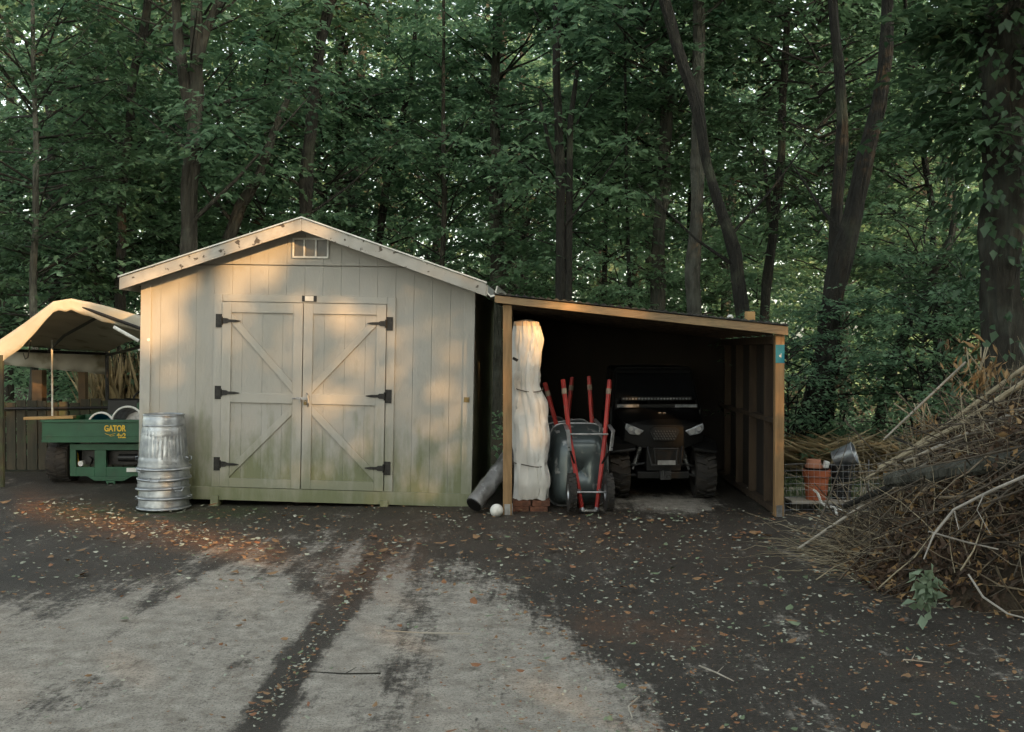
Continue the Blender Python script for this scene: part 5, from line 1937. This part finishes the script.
tree('curved_tree', [[(660, -10, 11), (675, 40, 12), (688, 80, 13), (698, 120, 12), (708, 165, 12), (722, 215, 13), (735, 255, 14), (743, 310, 17)]], 16, BD, C['high'][0], 'dark curved tree sweeping from upper left down to the lean-to roof', limbs=2, crown_off=(-1, 2.5, 2), top=9)
tree('forest_tree', [[(786, 0, 7), (784, 80, 8), (779, 160, 9), (772, 230, 10), (765, 310, 11)], [(762, 150, 3), (768, 200, 5), (770, 235, 6)], [(800, 190, 3), (786, 205, 4), (774, 220, 5)]], 18, BD, C['light'][1], 'slim dark branching tree above the right end of the lean-to roof', crown_off=(0, 2.2, 1.2), limbs=4)
tree('forest_tree', [[(884, 55, 15), (878, 105, 17), (866, 150, 19), (855, 200, 21), (842, 260, 24), (828, 320, 24), (818, 380, 25), (808, 440, 27)]], 14.5, BD, C['high'][1], 'big leaning tree with sunlit upper bark right of the lean-to', limbs=1, crown_off=(0, 3.0, 2.5), top=8.5)
tree('forest_tree', [[(832, 0, 10), (838, 60, 11), (842, 120, 12), (838, 180, 14), (834, 240, 15), (832, 330, 17), (826, 430, 19)]], 15.2, BD, C['dark'][0], 'dark trunk standing close behind the big leaning tree', limbs=2, crown_off=(.4, 3, 2.0))
tree('leaning_tree', [[(950, 235, 7), (925, 285, 9), (907, 320, 12), (893, 360, 13), (880, 420, 14)]], 15.5, B_, C['light'][2], 'short leaning trunk among the shrubs left of the ivy covered tree', limbs=2, top=4.5, cscale=.6, crown_off=(.6, 1.5, 0))
tree('ivy_covered_tree', [[(1000, -20, 44), (1000, 60, 44), (1003, 150, 46), (1003, 230, 46), (1000, 320, 44), (998, 420, 48)]], 11.8, B_, None, 'massive leafy trunk at the right edge behind the brush pile', limbs=0, top=10)
tree('forest_tree', [[(36, 60, 5), (38, 150, 6), (36, 240, 7), (34, 300, 8)]], 16.5, BG, C['dark'][0], 'thin grey trunk at the far left above the canopy', limbs=3, cscale=.95, crown_off=(-.4, 1.6, .6))
tree('forest_tree', [[(100, 30, 5), (98, 120, 5), (96, 200, 6), (95, 300, 7)]], 21, BG, C['canopy'][2], 'pale thin trunk just left of the slim dark tree', limbs=3, crown_off=(-.5, 1.5, .5))
tree('young_tree', [[(232, 60, 4), (228, 150, 4), (226, 220, 5)]], 24, B_, C['light'][1], 'spindly sapling right of the stout forked tree', limbs=3, crown_off=(0, 1.5, .5))
tree('young_tree', [[(605, 120, 4), (606, 200, 5), (604, 300, 6)]], 22, BD, C['light'][2], 'thin dark sapling between the twin tree and the grey brown trunk', limbs=4, crown_off=(0, 1.5, .5))
tree('young_tree', [[(626, 180, 3.5), (628, 240, 4), (630, 300, 5)]], 19, BD, C['light'][0], 'crooked thin sapling just left of the grey brown trunk', limbs=3, cscale=.7, crown_off=(0, 1.5, .5))
tree('young_tree', [[(905, 40, 5), (915, 120, 6), (930, 200, 7), (935, 300, 8)]], 19, BD, C['dark'][1], 'dark sapling between the big leaning tree and the ivy covered trunk', limbs=3, crown_off=(0, 1.5, .5))

# leaves growing round the big right trunk and hanging over the corner
g = np.random.default_rng(77)
ivy = [o for o in col.objects if o.name.startswith('ivy_covered_tree')][0]
n = 3600
a = g.random(n) * 2 * math.pi
z = g.random(n) ** .8 * 8.5 + .3
dens = g.random(n) < np.where(z > 3.4, 1.0, np.where(z > 1.8, .35, .5))
a, z = a[dens], z[dens]; n = len(a)
rr_ = .27 + np.abs(g.normal(0, .14, n)) + np.where(z > 3.3, .28 * g.random(n), 0)
P = np.stack([rr_ * np.cos(a), rr_ * np.sin(a), z], 1)
D = np.stack([np.cos(a), np.sin(a), g.normal(-.9, .4, n)], 1) + g.normal(0, .35, (n, 3))
Nn = np.stack([np.cos(a), np.sin(a), np.full(n, .9)], 1) + g.normal(0, .35, (n, 3))
V, Fc = leaf_arrays(P, D, Nn, g.uniform(.09, .19, n), .3)
me = tri_mesh('ivy_leaves', V, Fc, [M['leafC']], None, np.repeat(g.random(n) * .8, 2))
o = bpy.data.objects.new('ivy_leaves', me); col.objects.link(o); o.parent = ivy
me = spray_crown('crown', M['leafC'], 300, 4.0, 8.5, 1.35, 60, 8, 13, .15, prof=lambda u: 1.0)
o = bpy.data.objects.new('crown', me); col.objects.link(o); o.parent = ivy

# understorey shrubs
sh = [(-11.6, 20.4, 2.3, 1, 'big drooping dark shrub at the far left edge above the canopy'),
      (-7.6, 19.2, 1.7, 0, 'shrub with pale layered leaves behind the canopy peak'),
      (-5.6, 18.6, 1.4, 1, 'dark shrub between canopy and shed roof'),
      (3.75, 13.6, .78, 0, 'leafy low shrub beside the right lean-to post'),
      (4.7, 14.6, .95, 0, 'pale green shrub behind the flowerpots'),
      (5.6, 13.6, .9, 0, 'green shrub above the brush pile shoulder'),
      (6.6, 14.6, 1.2, 1, 'dark shrub left of the ivy covered tree'),
      (7.9, 13.4, 1.3, 1, 'dark shrub at the right edge beyond the brush pile')]
for i, (x, y, s, dk, lb) in enumerate(sh):
    me = (CR['shrubd'] if dk else CR['shrub'])[i % 2]
    root = empty('shrub', (x, y, -.03))
    o = bpy.data.objects.new('foliage', me); col.objects.link(o); o.parent = root
    o.scale = (s, s, s); o.rotation_euler = (0, 0, i * 1.3)
    st = MB()
    for k in range(5):
        an = k * 1.26
        st.tube([(0, 0, 0), (math.cos(an) * .15 * s, math.sin(an) * .15 * s, .8 * s), (math.cos(an) * .4 * s, math.sin(an) * .4 * s, 1.9 * s)], [.02, .014, .005], 5)
    st.build('stems', M['bark_dark'], root)
    tag(root, lb, 'shrub', 'understorey shrubs at the wood edge')

# background trees
br = random.Random(5)
bt = MB()
bt.tube([(0, 0, -.2), (.05, 0, 2), (0, .03, 5), (.12, 0, 9), (.05, 0, 14)], [.16, .12, .10, .08, .03], 9, jitter=.25)
for s in range(5):
    an = s * 1.3
    zz = 3 + s * 1.4
    bt.tube([(0.05, 0, zz), (math.cos(an) * .9, math.sin(an) * .9, zz + .9), (math.cos(an) * 2, math.sin(an) * 2, zz + 1.5)], [.05, .035, .012], 6)
kinds = [('canopy', 0, M['bark_dark']), ('light', 0, M['bark']), ('canopy', 1, M['bark_grey']), ('light', 2, M['bark_dark']), ('dark', 1, M['bark_dark']), ('light', 1, M['bark'])]
protos = []
for nm, i, bk in kinds:
    root = empty('background_tree', (0, 0, 0))
    t = MB(); t.v, t.f, t.m = list(bt.v), list(bt.f), list(bt.m)
    t.build('trunk', bk, root, smooth=True)
    c = bpy.data.objects.new('crown', CR[nm][i]); col.objects.link(c); c.parent = root
    protos.append(root)
rows = [(25, 7, 1.1), (31, 7, 1.3), (38, 8, 1.5)]
cnt = 0
for Y, nn, sc in rows:
    half = Y * .56
    for i in range(nn):
        x = -half + 2 * half * (i + .5) / nn + br.uniform(-.8, .8)
        y = Y + br.uniform(-1.6, 1.6)
        p = protos[cnt % 6]
        o = p if cnt < 6 else copy_tree(p)
        o.location = (x, y, -.03)
        s = sc * br.uniform(.9, 1.2)
        o.scale = (s, s, s)
        o.rotation_euler = (br.uniform(-.03, .03), br.uniform(-.05, .05), br.uniform(0, 6.28))
        tag(o, 'slim background tree deep in the woods behind the shed', 'tree', 'background trees deep in the woods')
        cnt += 1

# far-off wood
def far_wood():
    g = np.random.default_rng(9)
    nc = 6500
    ang = g.uniform(-.66, .66, nc)
    Yd = g.uniform(46, 68, nc)
    cx = np.tan(ang) * Yd
    cz = g.random(nc) ** 1.15 * 25
    keep = g.random(nc) < np.clip(1.35 - cz / 24 + .25 * np.sin(cx * .35), .12, 1)
    cx, Yd, cz = cx[keep], Yd[keep], cz[keep]
    nc = len(cx)
    per = 30
    tn = np.repeat(g.random(nc), per)
    P = np.repeat(np.stack([cx, Yd, cz], 1), per, 0) + g.normal(0, 1, (nc * per, 3)) * np.array([1.0, .8, .45])
    D = g.normal(0, 1, (nc * per, 3)); Nn = g.normal(0, .5, (nc * per, 3)) + np.array([0, -.3, 1])
    V, Fc = leaf_arrays(P, D, Nn, g.uniform(.26, .50, nc * per), .36)
    st = MB()
    for i in range(60):
        x = g.uniform(-38, 38); y = g.uniform(46, 60)
        st.tube([(x, y, -.1), (x + g.normal(0, .3), y, 9), (x + g.normal(0, .6), y, 20)], [.25, .2, .1], 6, 1)
    me = tri_mesh('far_wood', V, Fc, [M['leafFar'], M['bark']], np.zeros(len(Fc), int), np.repeat(np.clip(tn * .6 + g.normal(.15, .15, nc * per), 0, 1), 2), st)
    o = bpy.data.objects.new('far_wood', me); col.objects.link(o)
    tag(o, 'far-off wood closing the view behind the nearer trees', 'woodland', kind='stuff')


far_wood()

# undergrowth on the forest floor
g = np.random.default_rng(31)
n = 26000
X = g.uniform(-22, 22, n); Yy = 15 + g.random(n) ** 1.5 * 28
P = np.stack([X, Yy, g.random(n) * (.25 + .5 * (np.sin(X * 1.7) * np.sin(Yy * 1.3) > 0))], 1)
k = ~((X > -4.5) & (X < 3.2) & (Yy < 15.5))
P = P[k]; n = len(P)
V, Fc = leaf_arrays(P, g.normal(0, 1, (n, 3)), g.normal(0, .4, (n, 3)) + np.array([0, 0, 1.0]), g.uniform(.07, .17, n), .3)
me = tri_mesh('undergrowth', V, Fc, [M['leafB']], None, np.repeat(g.random(n), 2))
o = bpy.data.objects.new('undergrowth', me); col.objects.link(o)
tag(o, 'low leafy undergrowth covering the forest floor', 'undergrowth', kind='stuff')

# ------------------------------------------------------------------ light
EL, AZ = R(17), R(35)       # sun behind the viewer, to the right
S = np.array([math.sin(AZ) * math.cos(EL), -math.cos(AZ) * math.cos(EL), math.sin(EL)])


def sun_screen_leaves():
    """unseen leaf wall added to block the low sun, gaps cut along its rays"""
    g = np.random.default_rng(55)
    t0 = 26.0
    c = np.array([-1.5, 11, 0]) + S * t0
    right = np.array([math.cos(AZ), math.sin(AZ), 0])
    back = np.array([S[0], S[1], 0]); back /= np.linalg.norm(back)
    nc = 7400
    u = g.uniform(-17, 17, nc); v = 19 * g.random(nc) ** 1.05; w = g.uniform(0, 5, nc)
    Pc = np.array([c[0], c[1], 0])[None] + right[None] * u[:, None] + back[None] * w[:, None]
    Pc[:, 2] = v
    strong = []
    def add(px, py, Y, r, p): strong.append((np.array(W(px, py, Y)), r, p))
    for px in range(225, 300, 12): add(px, 262 - (px - 225) * .28, 11.0, .13, 1)
    for py in (288, 305, 322): add(152, py, 11.2, .16, 1)
    for px in (175, 200, 225): add(px, 282, 11.1, .14, .8)
    for px, py in ((250, 300), (270, 330), (300, 345), (330, 350), (350, 345), (370, 325), (380, 350), (345, 370), (320, 390), (235, 320), (300, 310), (340, 310)): add(px, py, 11.0, .2, .62)
    for px, py in ((5, 350), (20, 335), (38, 322), (52, 310), (15, 352)): add(px, py, 12.6, .16, 1)
    for px, py in ((12, 360), (25, 356), (38, 345)): add(px, py, 15.2, .28, 1)
    for px, py in ((70, 305), (100, 312)): add(px, py, 12.6, .12, .7)
    for px, py in ((523, 332), (528, 342)): add(px, py, 10.6, .12, .7)
    for px, py in ((520, 303), (560, 307), (600, 311), (640, 315)): add(px, py, 10.3, .07, .8)
    for px, py in ((39, 385), (83, 385)): add(px, py, 15.4, .16, .5)
    for px, py in ((507, 360), (507, 410), (779, 360), (779, 410), (779, 450)): add(px, py, 10.4, .12, .6)
    for i in range(10):
        px = 40 + i * 24; py = 513 + i * 4.6
        add(px, py, H * F / (py - HY), .14, .9)
    for px, py in ((885, 80), (880, 110), (868, 150), (200, 80), (196, 110)): add(px, py, 14.5 if px < 900 else 11.5, .25, .8)
    keep = np.ones(nc, bool)
    per = 26
    P = np.repeat(Pc, per, 0) + g.normal(0, 1, (nc * per, 3)) * .45
    keep = np.ones(len(P), bool)
    q = g.random(len(P))
    for T, r, p in strong:
        d = P - T[None]
        al = d @ S
        dist = np.linalg.norm(d - al[:, None] * S[None], axis=1)
        keep &= ~((dist < r + .16) & (q < p))
    P = P[keep]
    n = len(P)
    print('viewer leaves', n)
    V, Fc = leaf_arrays(P, g.normal(0, 1, (n, 3)), g.normal(0, 1, (n, 3)), g.uniform(.20, .34, n), .36)
    st = MB()
    for i in range(14):
        p = np.array([c[0], c[1], 0]) + right * (-16 + 2.4 * i) + back * g.uniform(3, 6)
        st.tube([(p[0], p[1], -.1), (p[0] + .2, p[1], 10), (p[0], p[1] + .3, 22)], [.2, .16, .06], 8, 1)
    me = tri_mesh('unseen_sun_screen', V, Fc, [M['leafC'], M['bark']], np.zeros(len(Fc), int), np.repeat(g.random(n), 2), st)
    o = bpy.data.objects.new('unseen_sun_screen', me); col.objects.link(o)
    tag(o, 'unseen leaf wall behind the viewer, added to block the low sun', 'woodland', kind='stuff')


sun_screen_leaves()

sun = bpy.data.lights.new('sun', 'SUN')
sun.energy = 2.15
sun.angle = R(.5)
sun.color = (1.0, .56, .25)
so = bpy.data.objects.new('sun', sun)
so.rotation_euler = Vector(S).to_track_quat('Z', 'Y').to_euler()
so.location = (10, -10, 12)
col.objects.link(so)

w = bpy.data.worlds.new('World')
scene.world = w
w.use_nodes = True
nt = w.node_tree
sky = nt.nodes.new('ShaderNodeTexSky')
sky.sky_type = 'NISHITA'
sky.sun_disc = False
sky.sun_elevation = EL
sky.sun_rotation = math.atan2(S[0], S[1])
sky.air_density = 1.0
sky.dust_density = 2.5
hs = nt.nodes.new('ShaderNodeHueSaturation')      # hazy evening air: paler, less blue
hs.inputs['Saturation'].default_value = .45
nt.links.new(sky.outputs[0], hs.inputs['Color'])
nt.links.new(hs.outputs[0], nt.nodes['Background'].inputs[0])
nt.nodes['Background'].inputs[1].default_value = .15

cam = bpy.data.cameras.new('camera')
cam.sensor_width = 36
cam.lens = 36 * F / 1024
cam.clip_end = 500
cam.clip_start = .05
co = bpy.data.objects.new('camera', cam)
co.location = (0, 0, H)
co.rotation_euler = (R(90) - math.atan((366 - HY) / F), 0, 0)
col.objects.link(co)
scene.camera = co

scene.render.engine = 'CYCLES'
cy = scene.cycles
cy.use_denoising = True
cy.max_bounces = 6
cy.diffuse_bounces = 3
cy.glossy_bounces = 3
cy.transmission_bounces = 3
cy.transparent_max_bounces = 6
cy.use_adaptive_sampling = True
cy.adaptive_threshold = .02
vs_ = scene.view_settings
vs_.view_transform = 'Standard'
vs_.look = 'None'
vs_.gamma = 1
vs_.exposure = 1.88
vs_.use_white_balance = True
vs_.white_balance_temperature = 7150
vs_.white_balance_tint = 3
vs_.use_curve_mapping = False
